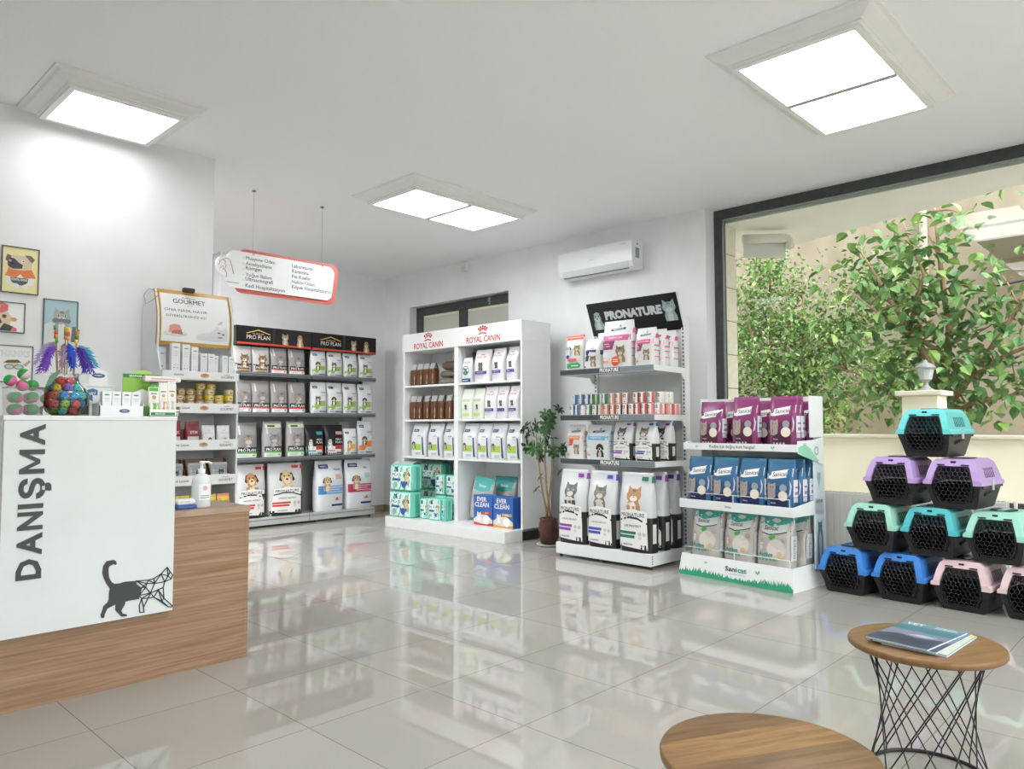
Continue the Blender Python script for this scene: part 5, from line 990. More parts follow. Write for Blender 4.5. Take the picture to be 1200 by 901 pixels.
# feather wands standing in the bowl
FE = [('purple', '#6a3fae', (-.045, .0), (-.13, .10)), ('blue', '#2f4fc0', (-.015, -.03), (-.03, .09)), ('lilac', '#b9a0cf', (-.04, .03), (-.17, .14)), ('indigo', '#4a2f9c', (.02, -.02), (.04, .12)), ('teal', '#2f9fb4', (.04, .0), (.15, .09)), ('mauve', '#c7a9c9', (.0, .03), (-.09, .03))]
for i, (nm, c, (bx_, by_), (tx_, drop)) in enumerate(FE):
    a = math.radians((200, 262, 145, 312, 5, 80)[i]); t = thing('feather_wand', '%s feather cat wand standing in the fishbowl' % nm, 'cat toy', (1.052, 3.86, L0), 0, 'feather wands in the glass bowl')
    b0 = Vector((math.cos(a) * .036, math.sin(a) * .036, .19)); tp = Vector((math.cos(a) * .046, math.sin(a) * .046, .335 + .012 * (i % 3)))
    k = MB(); 
    seg = ['#4f9f45', '#e0a53f', '#d95a6a', '#e2d04a', '#3f8f4f', '#e07f4a']
    k.tube([b0, tp], .0022, '#b98f4a|.4', 6); k.build('stick', t)
    k = MB(); dd = (tp - b0).normalized()
    for j in range(3): k.tube([tp + dd * (.02 * j), tp + dd * (.02 * j + .019)], .007, seg[(i + j) % 6] + '|.35', 8)
    k.build('handle', t)
    k = MB(); rr = random.Random(i + 5); q = tp - dd * .015
    for j in range(6):
        aa = a + rr.uniform(-.3, .3); q_ = rr.uniform(.035, .085); d = Vector((math.cos(aa) * q_, math.sin(aa) * q_, -.09 - rr.uniform(.0, .045))); L_ = d.length; s = d.cross(Vector((0, 1, 0))).normalized(); pts = []
        M_ = 14
        for side in (1, -1):
            for m in range(M_):
                f0 = .1 + .9 * m / M_; wdt = .016 * math.sin(PI * min(1, f0 * .95)) ** .6 * rr.uniform(.4, 1.5); c0 = q + d * f0 + Vector((0, 0, .03 * math.sin(f0 * PI))); c1 = q + d * min(1.02, f0 + .075) + Vector((0, 0, .03 * math.sin(min(1, f0 + .08) * PI)))
                c2 = c1 + s * side * wdt + d.normalized() * .012 + Vector((0, rr.uniform(-.006, .006), 0)); k.add([c0, c1, c2], [(0, 1, 2)], c + '|.7')
    k.build('feathers', t)
# clear tub with two-tone toys
jt = thing('toy_tub', 'clear plastic tub of pink and green toys at the counter ledge left end', 'tub', (.885, 3.85, L0))
b = MB(); w_ = .062
b.add([(-w_, -w_, 0), (w_, -w_, 0), (w_, w_, 0), (-w_, w_, 0), (-w_ - .004, -w_ - .004, .125), (w_ + .004, -w_ - .004, .125), (w_ + .004, w_ + .004, .125), (-w_ - .004, w_ + .004, .125)], [(0, 1, 5, 4), (1, 2, 6, 5), (2, 3, 7, 6), (3, 0, 4, 7), (3, 2, 1, 0)], 'clear_plastic'); b.build('tub_wall', jt)
b = MB(); b.tube([(-w_ - .004, -w_ - .004, .125), (w_ + .004, -w_ - .004, .125), (w_ + .004, w_ + .004, .125), (-w_ - .004, w_ + .004, .125)], .002, 'clear_plastic', 6, True); b.build('tub_rim', jt)
tp_ = None
for i, (x, y, z) in enumerate(((-.03, -.032, .028), (.03, -.032, .028), (.03, .03, .028), (-.03, .03, .028), (-.03, -.03, .08), (.028, -.03, .082), (.03, .03, .08), (-.03, .03, .082), (-.055, -.02, .155), (-.008, -.02, .134), (.038, .014, .137), (.0, .0, .185))):
    t = thing('two_tone_toy', 'pink and green wrapped toy in the clear tub, %s' % ['bottom front left', 'bottom front right', 'bottom back right', 'bottom back left', 'middle front left', 'middle front right', 'middle back right', 'middle back left', 'poking out at upper left', 'upper centre', 'upper right', 'topmost, pale wrapper'][i], 'cat toy', (.885 + x, 3.85 + y, L0 + z), R.uniform(0, 6), 'two-tone toys in the clear tub', (R.uniform(-1, 1), R.uniform(-1, 1), R.uniform(0, 6)))
    for nm, c, s in (('green_half', '#2f9f45', 1), ('pink_half', '#d9689a' if i < 11 else '#d9c3cd', -1)):
        k = MB(); k.lathe([(.0255, 0)] + [(.0255 * math.cos(q * PI / 12), s * .0255 * math.sin(q * PI / 12)) for q in range(1, 6)] + [(0.0, s * .0255)], c + '|.35', 18, cap=False); k.build(nm, t)
# leaf-shaped green foil toy, backing card, carton tray, cartons, pouch tray
ft = tag(MB().prism([(0, 0), (.025, .02), (.06, .075), (.055, .085), (.02, .055)], -.004, .004, '#4f7f52|.3').build('foil_toy', None, (.955, 3.8, L0 + .125)), 'green foil toy leaning out of the clear tub', 'cat toy')
cd_ = thing('display_card', 'white backing card with blue shield logo behind the carton tray', 'display card', (1.21, 4.0, L0)); k = MB(); k.box(-.115, .115, 0, .004, 0, .16, '#eef0f1|.4').prism([(-.02, .16), (.07, .16), (.065, .225), (.02, .235), (-.015, .225)], 0, .004, '#eef0f1|.4')
cfr = lambda X, Z, o: (X, -o, Z)
k.prints([('p', [(-.0, .075), (.022, .09), (.024, .13), (0, .138), (-.024, .13), (-.022, .09)], '#3f6f96'), ('T', 'VET', 0, .112, .014, .032, '#e9eef2', .02), ('c', .025, .202, .03, '#33566f', .011), ('t', 'vetapet', .025, .202, .009, .045, '#dfe8ee'), ('r', .03, .09, .105, .108, '#8b97a3'), ('r', -.09, -.03, .105, .108, '#8b97a3'), ('r', -.06, .05, .055, .058, '#a9b2bb'), ('r', -.03, .09, .145, .148, '#a9b2bb')], 1, 1, cfr); k.build('card', cd_)
MB().box(-.05, .05, .004, .06, 0, .004, '#e4e6e7|.4').build('card_foot', cd_)
ctf = Fr(1.275, 3.78, 0)
ct = thing('carton_tray', 'white counter tray with dark oval logo holding small cartons', 'tray', ctf.p(0, .0, L0))
k = MB(); k.box(-.1, .1, 0, .004, 0, .05, '#eef0f1|.4').box(-.1, -.096, 0, .1, 0, .06, '#eef0f1|.4').box(.096, .1, 0, .1, 0, .06, '#eef0f1|.4').box(-.1, .1, .096, .1, 0, .1, '#eef0f1|.4').box(-.096, .096, .004, .096, 0, .004, '#e4e6e7')
k.prints([('c', .01, .025, .024, '#33566f', .009), ('t', 'vetapet', .01, .025, .007, .036, '#dfe8ee')], 1, 1, cfr); k.build('tray_body', ct)
for i in range(4): packbox(ctf, -.065 + i * .0435, .01 + .004 * (i % 2), L0 + .004, .04, .112, .035, [('c', 0, .86, .3, '#5f7f92', .09), ('r', -.3, .3, .7, .715, '#a9b4bd'), ('r', -.25, .25, .64, .655, '#b9c2c9'), ('r', -.3, .2, .58, .59, '#b9c2c9')], '#eceeef|.4', 'small_carton', 'slim white carton with oval logo, %s in the counter tray' % LEFT4[i], 'carton', 'slim white cartons in the counter tray', bev=.001)
packbox(Fr(1.15, 3.93, 0), 0, 0, L0, .055, .1, .045, [('r', -.4, .4, .1, .5, '#3c4630'), ('r', -.3, .3, .7, .8, '#c3c19a')], '#7f8260|.4', 'treat_box', 'small olive box between the fishbowl and the carton tray', 'box', None, bev=.001)
gt = thing('pouch_tray', 'green and white counter tray of pet paste tubes', 'tray', (1.475, 3.79, L0))
k = MB(); k.box(-.075, .075, 0, .004, 0, .035, '#eef0ec|.4').box(-.075, -.071, 0, .11, 0, .05, '#7fb54a|.4').box(.071, .075, 0, .11, 0, .05, '#7fb54a|.4').box(-.075, .075, 0, .11, 0, .004, '#eef0ec|.4'); k.prints([('r', -.065, .05, .006, .02, '#2f7f45'), ('t', 'BEAPHAR', -.02, .013, .008, .07, '#eef2ec'), ('cat', .063, .02, .02, '#8b8b88', '#e3e3df')], 1, 1, cfr); k.build('tray_body', gt)
k = MB(); bc = lambda X, Z, o: (X, .14 - o, Z); k.box(-.15, .03, .14, .144, 0, .215, '#8fc04a|.4').prism([(-.12 + .06 + .05 * math.cos(i * PI / 10), .215 + .02 * math.sin(i * PI / 10)) for i in range(11)], .14, .144, '#a9cf6a|.4')
k.prints([('r', -.15, .03, .195, .213, '#2f7f45'), ('t', 'BEAPHAR', -.09, .204, .01, .07, '#eef2ec'), ('cat', .0, .165, .05, '#8b8b88', '#e3e3df'), ('p', [(-.15, 0), (-.15, .1), (-.06, .14), (.03, .1), (.03, 0)], '#eef0ec')], 1, 1, bc); k.build('backing_card', gt)
GT = Fr(1.475, 3.8, 0)
def tube_pack(x, y, w, h, c1, c2, lab, rz=0):
    return bag(GT, x, y, L0 + .004, w, h, .03, [('r', -.42, .42, .05, .42, c2), ('r', -.42, .42, .8, .92, c1), ('c', .0, .6, .2, '#c9a46a'), ('r', -.3, .3, .7, .74, '#8b8b88')] + lines(-.3, .3, .5, 3, .05, '#b9b9b3'), '#eceae4|.3', 'paste_tube', lab, 'tube', 'pet paste tubes in the counter tray', rz, seal=c1 + '|.3', t0=.2)
tube_pack(-.042, .012, .05, .15, '#5fae3f', '#6fb84a', 'green paste tube at the left of the counter tray'); tube_pack(-.015, .05, .055, .16, '#4f9f45', '#e08a4a', 'green and orange paste tube behind the front ones'); tube_pack(.004, .012, .042, .165, '#efe9e4', '#e58a63', 'white and orange paste tube in the counter tray'); tube_pack(.046, .012, .045, .17, '#eceaea', '#c9b9bd', 'white paste tube with pink print at the tray right end', .03)
tag(MB().box(-.09, .09, -.02, .02, 0, .03, '#efe4e2|.3', .008).prints([('r', -.06, .06, .4, .6, '#e0a3b4')], 1, .03, flat(.04)).build('flat_pack', None, (1.495, 3.885, L0 + .175)), 'white and pink flat pack lying across the tube tops', 'pack')
# ================================================================ TALL CARDBOARD STAND WITH GOLD FRAMED HEADER
gs = thing('display_stand', 'white cardboard stand with gold framed curved header beside the white wall', 'display stand', (2.0, 5.2, 0))
GW = .545; CB = '#eceded|.45'
for x in (0, GW - .012):
    MB().prism([(.0, 0), (.38, 0), (.38, 2.0), (.33, 2.16), (.16, 2.16), (.10, 2.0), (.09, 1.85), (.10, 1.72), (.05, 1.62), (.02, 1.5), (.0, 1.3)], x, x + .012, '#dfe1e4|.45', 'x').build('side_panel', gs)
MB().box(.012, GW - .012, .365, .38, 0, 2.1, '#d3d6da|.5').build('back_panel', gs)
def gf(X, Z, o):
    y = .12 - .035 * math.sin(Z * PI) * 1.0 + .05 * Z; return (X * GW, y - .006 - o, 1.765 + Z * .395)
hd = MB(); n = 12
vs = [gf(x, j / n, o) for o in (0, -.006) for j in range(n + 1) for x in (-.01, 1.01)]
hd.add(vs, [(2 * j, 2 * j + 1, 2 * j + 3, 2 * j + 2) for j in range(n)] + [(2 * n + 2 + 2 * j + 1, 2 * n + 2 + 2 * j, 2 * n + 2 + 2 * j + 2, 2 * n + 2 + 2 * j + 3) for j in range(n)] + [(2 * j, 2 * j + 2, 2 * n + 4 + 2 * j, 2 * n + 2 + 2 * j) for j in range(n)] + [(2 * j + 3, 2 * j + 1, 2 * n + 3 + 2 * j, 2 * n + 5 + 2 * j) for j in range(n)], '#c89b45|.4', True)
hd.prints([('r', .05, .95, .06, .93, '#edeeef'), ('T', 'PURINA', .42, .87, .025, .18, '#4b4b4b', .01), ('T', 'GOURMET', .42, .8, .085, .42, '#2f3130', .012), ('t', '★ ★ ★', .42, .73, .02, .1, '#2f3130'), ('t', 'ONA NASIL HAYIR', .37, .63, .05, .56, '#7b7d80'), ('t', 'DİYEBİLİRSİNİZ Kİ?', .37, .53, .055, .58, '#7b7d80'),
           ('c', .23, .2, .155, '#d7dadb', .05), ('c', .23, .21, .12, '#e6e8e9', .035), ('p', [(.14, .22), (.15, .34), (.2, .37), (.28, .36), (.3, .28), (.29, .22)], '#d99a8a'), ('p', [(.17, .2), (.2, .26), (.3, .27), (.33, .19)], '#c9715f'), ('p', [(.28, .27), (.31, .29), (.3, .25)], '#6f9f4f'),
           ('p', [(.5, .12), (.5, .2), (.58, .25), (.68, .26), (.74, .33), (.77, .4), (.8, .34), (.86, .33), (.89, .39), (.92, .3), (.92, .14), (.8, .1)], '#dcdde0'), ('c', .8, .27, .018, '#4a4a4d', .012), ('c', .86, .25, .018, '#4a4a4d', .012), ('c', .82, .19, .03, '#6b6c6f', .012), ('p', [(.78, .42), (.84, .44), (.85, .5), (.8, .48)], '#c9cdd2')], 1, 1, gf, fine=.06)
hd.build('header_board', gs)
MB().box(.19, .27, .13, .17, 2.155, 2.185, '#2a2b2d|.5', .005).build('header_clip', gs)
tag(MB().tube([(-.0, 0, 0), (-.05, .01, .015), (-.075, .01, -.03), (-.06, .0, -.06), (-.03, -.01, -.05), (0.0, 0, -.0)], .0015, '#55585a', 5).build('wire_loop', gs), '', '') if False else MB().tube([(-.0, .1, 2.12), (-.06, .1, 2.14), (-.095, .1, 2.09), (-.08, .1, 2.03), (-.04, .1, 2.06), (0.0, .1, 2.1)], .0016, '#55585a', 5).build('wire_loop', gs)
LIPS = [(1.52, 1.577, 'Expertise'), (1.287, 1.353, 'Gold Etli ve Sebzeli'), (1.027, 1.098, 'A la Carte Lezzet'), (.782, .848, 'Mon Petit Lezzeti'), (.5, .565, 'Nature Lezzeti')]
for i, (z0, z1, s) in enumerate(LIPS):
    k = MB().box(.012, GW - .012, .0, .37, z0 - .004, z0 + .004, CB)
    k = k.build('shelf', gs)
    l = MB().box(-.004, GW + .0, -.012, -.006, z0, z1, CB, .001).box(-.004, .0, -.012, .05, z0, z1, CB).box(GW - .004, GW, -.012, .05, z0, z1, CB)
    l.prints([('t', s, .11, (z1 - z0) * .5, .016, .16, '#5b5d60'), ('c', .29, (z1 - z0) * .5, .032, '#c9a58a', .016), ('c', .29, (z1 - z0) * .55, .018, '#b9785a', .009), ('T', 'GOURMET', .455, (z1 - z0) * .42, .018, .1, '#5b5d60', .008), ('T', 'PURINA', .455, (z1 - z0) * .72, .006, .045, '#5b5d60')], 1, 1, lambda X, Z, o, z0=z0: (X, -.012 - o, z0 + Z)); l.build('shelf_lip', k)
GG = Fr(2.0, 5.2, 0)
bxs = [(.115, .062, .245), (.185, .058, .24), (.247, .054, .225), (.312, .052, .185), (.366, .052, .185), (.42, .048, .18), (.468, .046, .18), (.515, .048, .175)]
for i, (x, w_, h_) in enumerate(bxs):
    packbox(GG, x - .012, .03 + (.05 if i in (5,) else 0), 1.524, w_ - .006, h_, .045, [('c', 0, .88, .3, '#8d959d', .08), ('r', -.3, .3, .76, .77, '#b3bac1'), ('r', -.35, .35, .7, .71, '#c3c9cf'), ('r', -.3, .2, .64, .65, '#c3c9cf'), ('c', -.2, .3, .07, '#8b9096'), ('c', .2, .3, .07, '#8b9096'), ('c', -.2, .38, .05, '#8b9096'), ('c', .2, .38, .05, '#8b9096')], '#e9ebec|.4', 'slim_carton', 'slim white supplement carton, %s on the cardboard stand top shelf' % (['leftmost'] + ORD[1:7] + ['rightmost'])[i], 'carton', 'slim white cartons on the stand top shelf', bev=.001)
packbox(GG, .045, .12, 1.524, .05, .22, .05, [('c', 0, .8, .3, '#9097a0', .08), ('c', 0, .4, .12, '#9097a0')], '#d9dce0|.4', 'slim_carton', 'slim white carton set back at the left of the top shelf', 'carton', 'slim white cartons on the stand top shelf', bev=.001)
CN = {'gold': '#b3925c', 'rose': '#b98a78', 'yellow': '#d9c03a', 'pale gold': '#c9bb86', 'copper': '#a9835c'}
cnm = {}
def can(c, x, y, z, lab):
    if c not in cnm:
        t = thing('food_can', lab, 'can', GG.p(x, y, z), R.uniform(-.5, .5), 'small food cans on the cardboard stand')
        MB().lathe([(.033, 0), (.035, .002), (.035, .036), (.033, .038)], CN[c] + '|.3|.35', 24).prints([('r', -.02, .02, .006, .028, '#d9cdb0'), ('r', -.012, .012, .012, .022, '#8a6a4a')], 1, 1, lambda X, Z, o: ((.035 + o) * math.sin(X / .035), -(.035 + o) * math.cos(X / .035), Z), fine=.008).build('can_body', t)
        MB().lathe([(.033, .0375), (.0345, .039), (.0345, .041), (.031, .041), (.03, .0395), (0, .0395)], '#cfc9b8|.25|.7', 24, cap=False).build('can_lid', t); cnm[c] = t; return
    s = cnm[c]; t = s.copy(); C.objects.link(t); t.location = GG.p(x, y, z); t.rotation_euler = (0, 0, R.uniform(-.5, .5)); t['label'] = lab
    for ch in s.children: q = ch.copy(); C.objects.link(q); q.parent = t
stk = [(.055, .06, ['gold', 'rose', 'pale gold', 'gold']), (.13, .05, ['gold', 'copper', 'gold']), (.17, .125, ['rose', 'gold', 'copper', 'gold']), (.2015, .05, ['rose', 'copper']), (.2415, .125, ['gold', 'copper', 'pale gold', 'gold']), (.273, .05, ['copper', 'rose']), (.313, .125, ['yellow', 'pale gold', 'gold', 'pale gold', 'yellow']), (.3445, .05, ['pale gold', 'pale gold', 'yellow', 'pale gold']), (.39, .125, ['yellow', 'yellow', 'pale gold', 'yellow', 'yellow']), (.416, .05, ['yellow', 'yellow', 'yellow']), (.4875, .05, ['pale gold', 'rose', 'yellow', 'pale gold'])]
for i, (x, y, cs) in enumerate(stk):
    for j, c in enumerate(cs): can(c, x, y - .01, 1.292 + j * .0412, '%s can, %s up in the %s can stack from the left' % (c, ORD[j], ORD[i]))
G = 'pouches and bags on the cardboard stand'
for i, x in enumerate((.1, .23)):
    bag(GG, x, .02, 1.032, .1, .195, .05, [('r', -.45, .45, .55, .92, '#7f2230'), ('T', 'STIX', .05, .6, .1, .6, '#e5d9d6', .02), ('r', -.4, .4, .3, .45, '#d6cfc9'), ('p', [(-.1, .1), (0, .3), (.1, .1)], '#3a3230'), ('p', [(.15, .1), (.25, .3), (.35, .1)], '#3a3230'), ('r', -.45, .45, .03, .08, '#d9c03a')], '#8f3038|.3', 'treat_bag', 'dark red treat bag, %s on the cardboard stand' % ('left one beside the white panel', 'right one next to the white pouches')[i], 'treat bag', G, .05)
packbox(GG, .24, .09, 1.032, .12, .14, .06, [], '#9c7f5f|.6', 'carton_box', 'plain brown box behind the dark red treat bag', 'box', None)
for i, x in enumerate((.345, .455)):
    bag(GG, x, .02, 1.032, .095, .165, .05, [('t', 'royal', 0, .78, .06, .5, '#d9909a'), ('r', -.3, .3, .66, .68, '#d3c3c6'), ('cat' if i else 'dog', .05, .4, .35, '#4a4a4f' if not i else '#d6d9db', '#b9b9bd'), ('r', -.4, .1, .08, .2, '#f0f0f0')], '#e4e5e6|.3', 'food_pouch', 'white food pouch, %s of two on the cardboard stand' % ('left', 'right')[i], 'pouch', G, t0=.5)
for i, x in enumerate((.11, .27, .43)):
    t = thing('pouch_box', 'open brown shelf box of pouches, %s on the stand fourth shelf' % ('leftmost', 'middle', 'rightmost')[i], 'box', GG.p(x, .02, .79), .0, 'brown pouch boxes on the cardboard stand')
    k = MB(); k.box(-.07, .07, 0, .004, 0, .06, '#dfe0d8|.5').box(-.07, .07, .1, .104, 0, .17, '#7b5f45|.6'); 
    for x_ in (-.07, .066): k.prism([(0, 0), (.1, 0), (.1, .17), (.06, .165), (.0, .06)], x_, x_ + .004, '#7b5f45|.6', 'x')
    k.prints([('r', -.06, .06, .012, .05, '#e6e3c9'), ('c', .0, .03, .02, '#7fb0a5', .012)], 1, 1, cfr); k.build('box_body', t)
    for j in range(3):
        bag(GG, x, .036 + j * .025, .791, .125, .14, .022, [('r', -.45, .45, .5, .9, '#8f959c'), ('cat', .1, .5, .4, '#3a3633', '#9a928a'), ('r', -.4, .2, .1, .3, '#c9ccd0')], '#b3b8bd|.25', 'food_pouch', 'silver food pouch, %s in the %s brown box' % (('front', 'middle', 'rear')[j], ('leftmost', 'middle', 'rightmost')[i]), 'pouch', 'silver pouches in the brown boxes', t0=.6)
for i, (x, c) in enumerate(((.07, '#e0cf4a'), (.17, '#e2c93f'), (.27, '#e3b93f'), (.36, '#e5b56f'), (.46, '#e8907a'))):
    bag(GG, x, .015, .508, .095, .2, .04, [('r', -.45, .45, .55, .9, '#e8d63f'), ('T', 'BAVO', 0, .72, .08, .5, '#4a3a2a', .02), ('r', -.4, .4, .15, .4, '#e9a38f' if i > 2 else '#f0e9c9')], c + '|.3', 'treat_bag', '%s treat bag, %s on the stand lowest visible shelf' % ('yellow' if i < 3 else 'pink and yellow', (['leftmost'] + ORD[1:4] + ['rightmost'])[i]), 'treat bag', 'bright treat bags on the stand lower shelf', t0=.6)

# ================================================================ POSTERS
def poster(x0, x1, z0, z1, bgc, frc, spec, lab):
    w_, h_ = x1 - x0, z1 - z0; t = thing('framed_picture', lab, 'picture', ((x0 + x1) / 2, 5.588, z0), 0, 'animal pictures on the white wall')
    k = MB(); b = .006
    for a in ((-w_ / 2, w_ / 2, 0, b), (-w_ / 2, w_ / 2, h_ - b, h_), (-w_ / 2, -w_ / 2 + b, b, h_ - b), (w_ / 2 - b, w_ / 2, b, h_ - b)): k.box(a[0], a[1], -.012, 0, a[2], a[3], frc)
    k.build('frame', t)
    k = MB().box(-w_ / 2 + b, w_ / 2 - b, -.007, -.001, b, h_ - b, bgc); k.prints(spec, w_, h_, lambda X, Z, o: (X, -.007 - o, Z), step=.00015); k.build('print', t)
pug = [('p', [(-.36, .2), (-.38, .45), (.38, .45), (.36, .2)], '#e8e4df'), ('p', [(-.4, .36), (-.3, .54), (0, .5), (.3, .54), (.42, .36), (.1, .34), (0, .42), (-.1, .34)], '#df7a3f'), ('p', [(-.26, .34), (.22, .34), (.2, .25), (.08, .18), (-.12, .18), (-.24, .25)], '#4a4f55'), ('T', 'COOL DOG', -.02, .3, .05, .42, '#eceae4', .03), ('c', -.12, .16, .1, '#e8e4df', .08), ('c', .14, .15, .1, '#e8e4df', .08),
       ('p', [(-.36, .6), (-.34, .76), (-.2, .82), (.16, .82), (.3, .72), (.3, .56), (.1, .5), (-.24, .5)], '#d9c3a6'), ('p', [(-.36, .82), (-.4, .7), (-.32, .66), (-.24, .8)], '#6a6059'), ('p', [(.1, .84), (.28, .84), (.38, .76), (.3, .68), (.2, .76)], '#6a6059'), ('p', [(-.34, .68), (-.3, .76), (-.16, .74), (-.04, .66), (.06, .62), (.04, .54), (-.2, .52), (-.33, .57)], '#3d3d40'), ('c', .06, .7, .04, '#eceae4'), ('c', .065, .7, .022, '#222225'), ('c', -.28, .69, .03, '#eceae4'), ('c', -.28, .69, .018, '#222225'), ('c', -.22, .63, .05, '#1c1c1f', .035)]
poster(1.14, 1.349, 2.05, 2.352, '#e9dfa6|.4', '#4b4b45|.5', pug, 'yellow framed picture of a pug in an orange shirt')
poster(1.02, 1.279, 1.793, 1.99, '#eeeeec|.4', '#55585a|.5', [('p', [(-.3, .1), (-.34, .5), (-.2, .72), (.1, .72), (.22, .5), (.16, .1)], '#d9c3a0'), ('p', [(-.3, .62), (-.28, .9), (.0, .98), (.14, .9), (.14, .72), (.0, .62)], '#d96a62'), ('c', -.1, .82, .07, '#efece9'), ('p', [(-.3, .25), (-.3, .5), (-.05, .52), (.02, .32), (-.1, .16)], '#3f4144'), ('c', .06, .52, .05, '#5b5f62'), ('c', .06, .53, .02, '#222'+'225'), ('p', [(-.05, .05), (.06, .3), (.26, .2), (.3, .05)], '#3a3c40'), ('p', [(.2, .05), (.24, .2), (.32, .16), (.33, .05)], '#d96a72'), ('c', .26, .44, .07, '#d9a05a', .05), ('r', -.2, -.02, .18, .24, '#e6e3df')], 'picture of a pug in a red cap below the yellow framed one')
poster(1.381, 1.586, 1.69, 2.037, '#a9c6cf|.4', '#4f5f66|.5', [('p', [(-.47, .5), (-.3, .56), (.47, .45), (.47, .0), (-.47, .0)], '#d3d9da'), ('cat', .03, .66, .62, '#a3a9a8', '#d9dcda'), ('p', [(-.25, .6), (-.2, .64), (.26, .64), (.3, .6), (.26, .55), (.05, .57), (-.2, .55)], '#6f7678'), ('c', 0, .55, .06, '#d99aa0', .04), ('p', [(.3, .2), (.34, .5), (.44, .5), (.46, .2)], '#5f6a70')], 'teal picture of a grey cat behind the feather wands')
poster(1.05, 1.331, 1.475, 1.713, '#efefee|.4', '#5b5d5f|.5', [('T', 'THANKS', .1, .78, .16, .66, '#c3c9c8', .03), ('T', 'THANKS', .1, .78, .13, .63, '#efefee', .0), ('c', .1, .5, .12, '#d9cf8a', .07), ('p', [(-.08, .52), (.0, .6), (.2, .62), (.28, .54)], '#5b5648'), ('c', .04, .42, .1, '#7f8f86', .06), ('c', .22, .42, .1, '#7f8f86', .06), ('c', .04, .42, .07, '#c3d0c8', .04), ('c', .22, .42, .07, '#c3d0c8', .04), ('p', [(.3, .48), (.42, .62), (.46, .58), (.36, .44)], '#d9a58a'), ('T', '!', -.2, .2, .12, .05, '#2a2a2c', .03)], 'white picture with outlined lettering above the clear toy tub')

# ================================================================ OUTSIDE
struct(MB().box(6.87, 20, -8, 16, -.3, -.1, 'soil').box(-14, 6.87, -16, -3.2, -.3, -.1, '#b9b5ac|.8').build('floor_outside'))
struct(MB().box(8.5, 8.72, -6, 12, -.1, 1.05, 'plaster_cream').box(8.46, 8.76, -6, 12, 1.05, 1.085, '#d9d3c4|.7', .006).build('wall_garden'))
nb = thing('neighbour_building', 'beige plastered building beyond the garden wall', 'building', (13, 3, -.1))
MB().box(0, 1, -14, 14, 0, 9, 'plaster_beige').build('facade', nb)
MB().box(-1.5, 0, -14, -.7, 3.75, 4.0, '#a39d92|.9').box(-1.5, -1.45, -14, -.7, 4.0, 4.9, 'plaster_beige').build('balcony', nb)
MB().tube([(-.1, .3, 0), (-.1, .3, 9)], .06, '#cbbfa8|.6', 10).build('drain_pipe', nb)
MB().box(-.04, 0, 1.6, 3.0, 0, 1.6, '#c2ab88|.8').box(-.05, 0, 1.6, 3.0, 1.6, 1.7, '#d3c19f|.8').build('plinth_panel', nb)
tag(MB().tube([(11.4, -4, 3.25), (11.3, 1, 3.1), (11.3, 2.9, 2.9)], .012, '#2b2b2b', 5).build('power_cable'), 'black cable running past the beige building', 'cable')
pi = thing('gate_pillar', 'cream square pillar with a flat cap on the garden wall', 'pillar', (8.6, 2.24, -.1))
MB().box(-.17, .17, -.17, .17, 0, 1.59, 'plaster_cream', .008).build('shaft', pi); MB().box(-.23, .23, -.22, .22, 1.59, 1.64, '#dcd6c6|.7', .008).build('cap', pi)
lp = thing('garden_lamp', 'grey lantern standing on the cream pillar', 'lamp', (8.6, 2.22, 1.54))
LG = '#8b8f8e|.5'
MB().lathe([(.085, 0), (.085, .015), (.05, .03), (.028, .06), (.024, .09), (.05, .11), (.06, .12)], LG, 16).build('stand', lp); MB().lathe([(.058, .12), (.085, .24)], '#aeb5b4|.3', 8, smooth=False).build('lantern_glass', lp)
MB().lathe([(.1, .24), (.1, .25), (.06, .285), (.025, .3), (.015, .325), (0, .33)], LG, 16, cap=False).build('lantern_roof', lp)
# canopy over the window and a neighbour gutter
struct(MB().prism([(6.87, 3.9), (8.12, 3.9), (7.963, 3.417), (6.87, .17), (6.61, -.6), (6.61, 3.44), (6.87, 3.44)], 3.15, 3.3, 'plaster_grey', 'z').build('trim_2'))
gu = thing('roof_gutter', 'white gutter pipe under the canopy at the window top left', 'gutter', (6.885, 3.38, 3.0), math.radians(-46))
MB().tube([(0, 0, .045), (.2, 0, .048), (.4, 0, .052), (.44, 0, .045), (.46, 0, .02), (.465, 0, -.05)], .045, '#e6e6e1|.4', 14).build('pipe', gu); MB().box(.02, .44, .05, .08, -.13, .1, '#e2e2dd|.5', .004).build('gutter_board', gu)
def leaf_cloud(name, par, pts, n, L, mats, seed, spread, lim=(-1.3, 1.3)):
    r_ = random.Random(seed); m = MB()
    for i in range(n):
        c, rad = r_.choice(pts); p = Vector(c) + Vector((r_.gauss(0, 1), r_.gauss(0, 1), r_.gauss(0, .8))) * rad * spread; p.x = min(lim[1], max(lim[0], p.x))
        d = Vector((r_.uniform(-1, 1), r_.uniform(-1, 1), r_.uniform(-1.1, .35))); u = Vector((r_.uniform(-.5, .5), r_.uniform(-.5, .5), 1)); l = L * r_.uniform(.6, 1.2)
        d.normalize(); s = d.cross(u).normalized() * l * .36; nn = s.cross(d).normalized() * l * .08
        m.add([p, p + d * l * .22 + s * .85 + nn, p + d * l * .6 + s * .9 + nn, p + d * l - nn * 2, p + d * l * .6 - s * .9 + nn, p + d * l * .22 - s * .85 + nn], [(0, 1, 2, 3), (0, 3, 4, 5)], r_.choice(mats))
    return m.build(name, par)
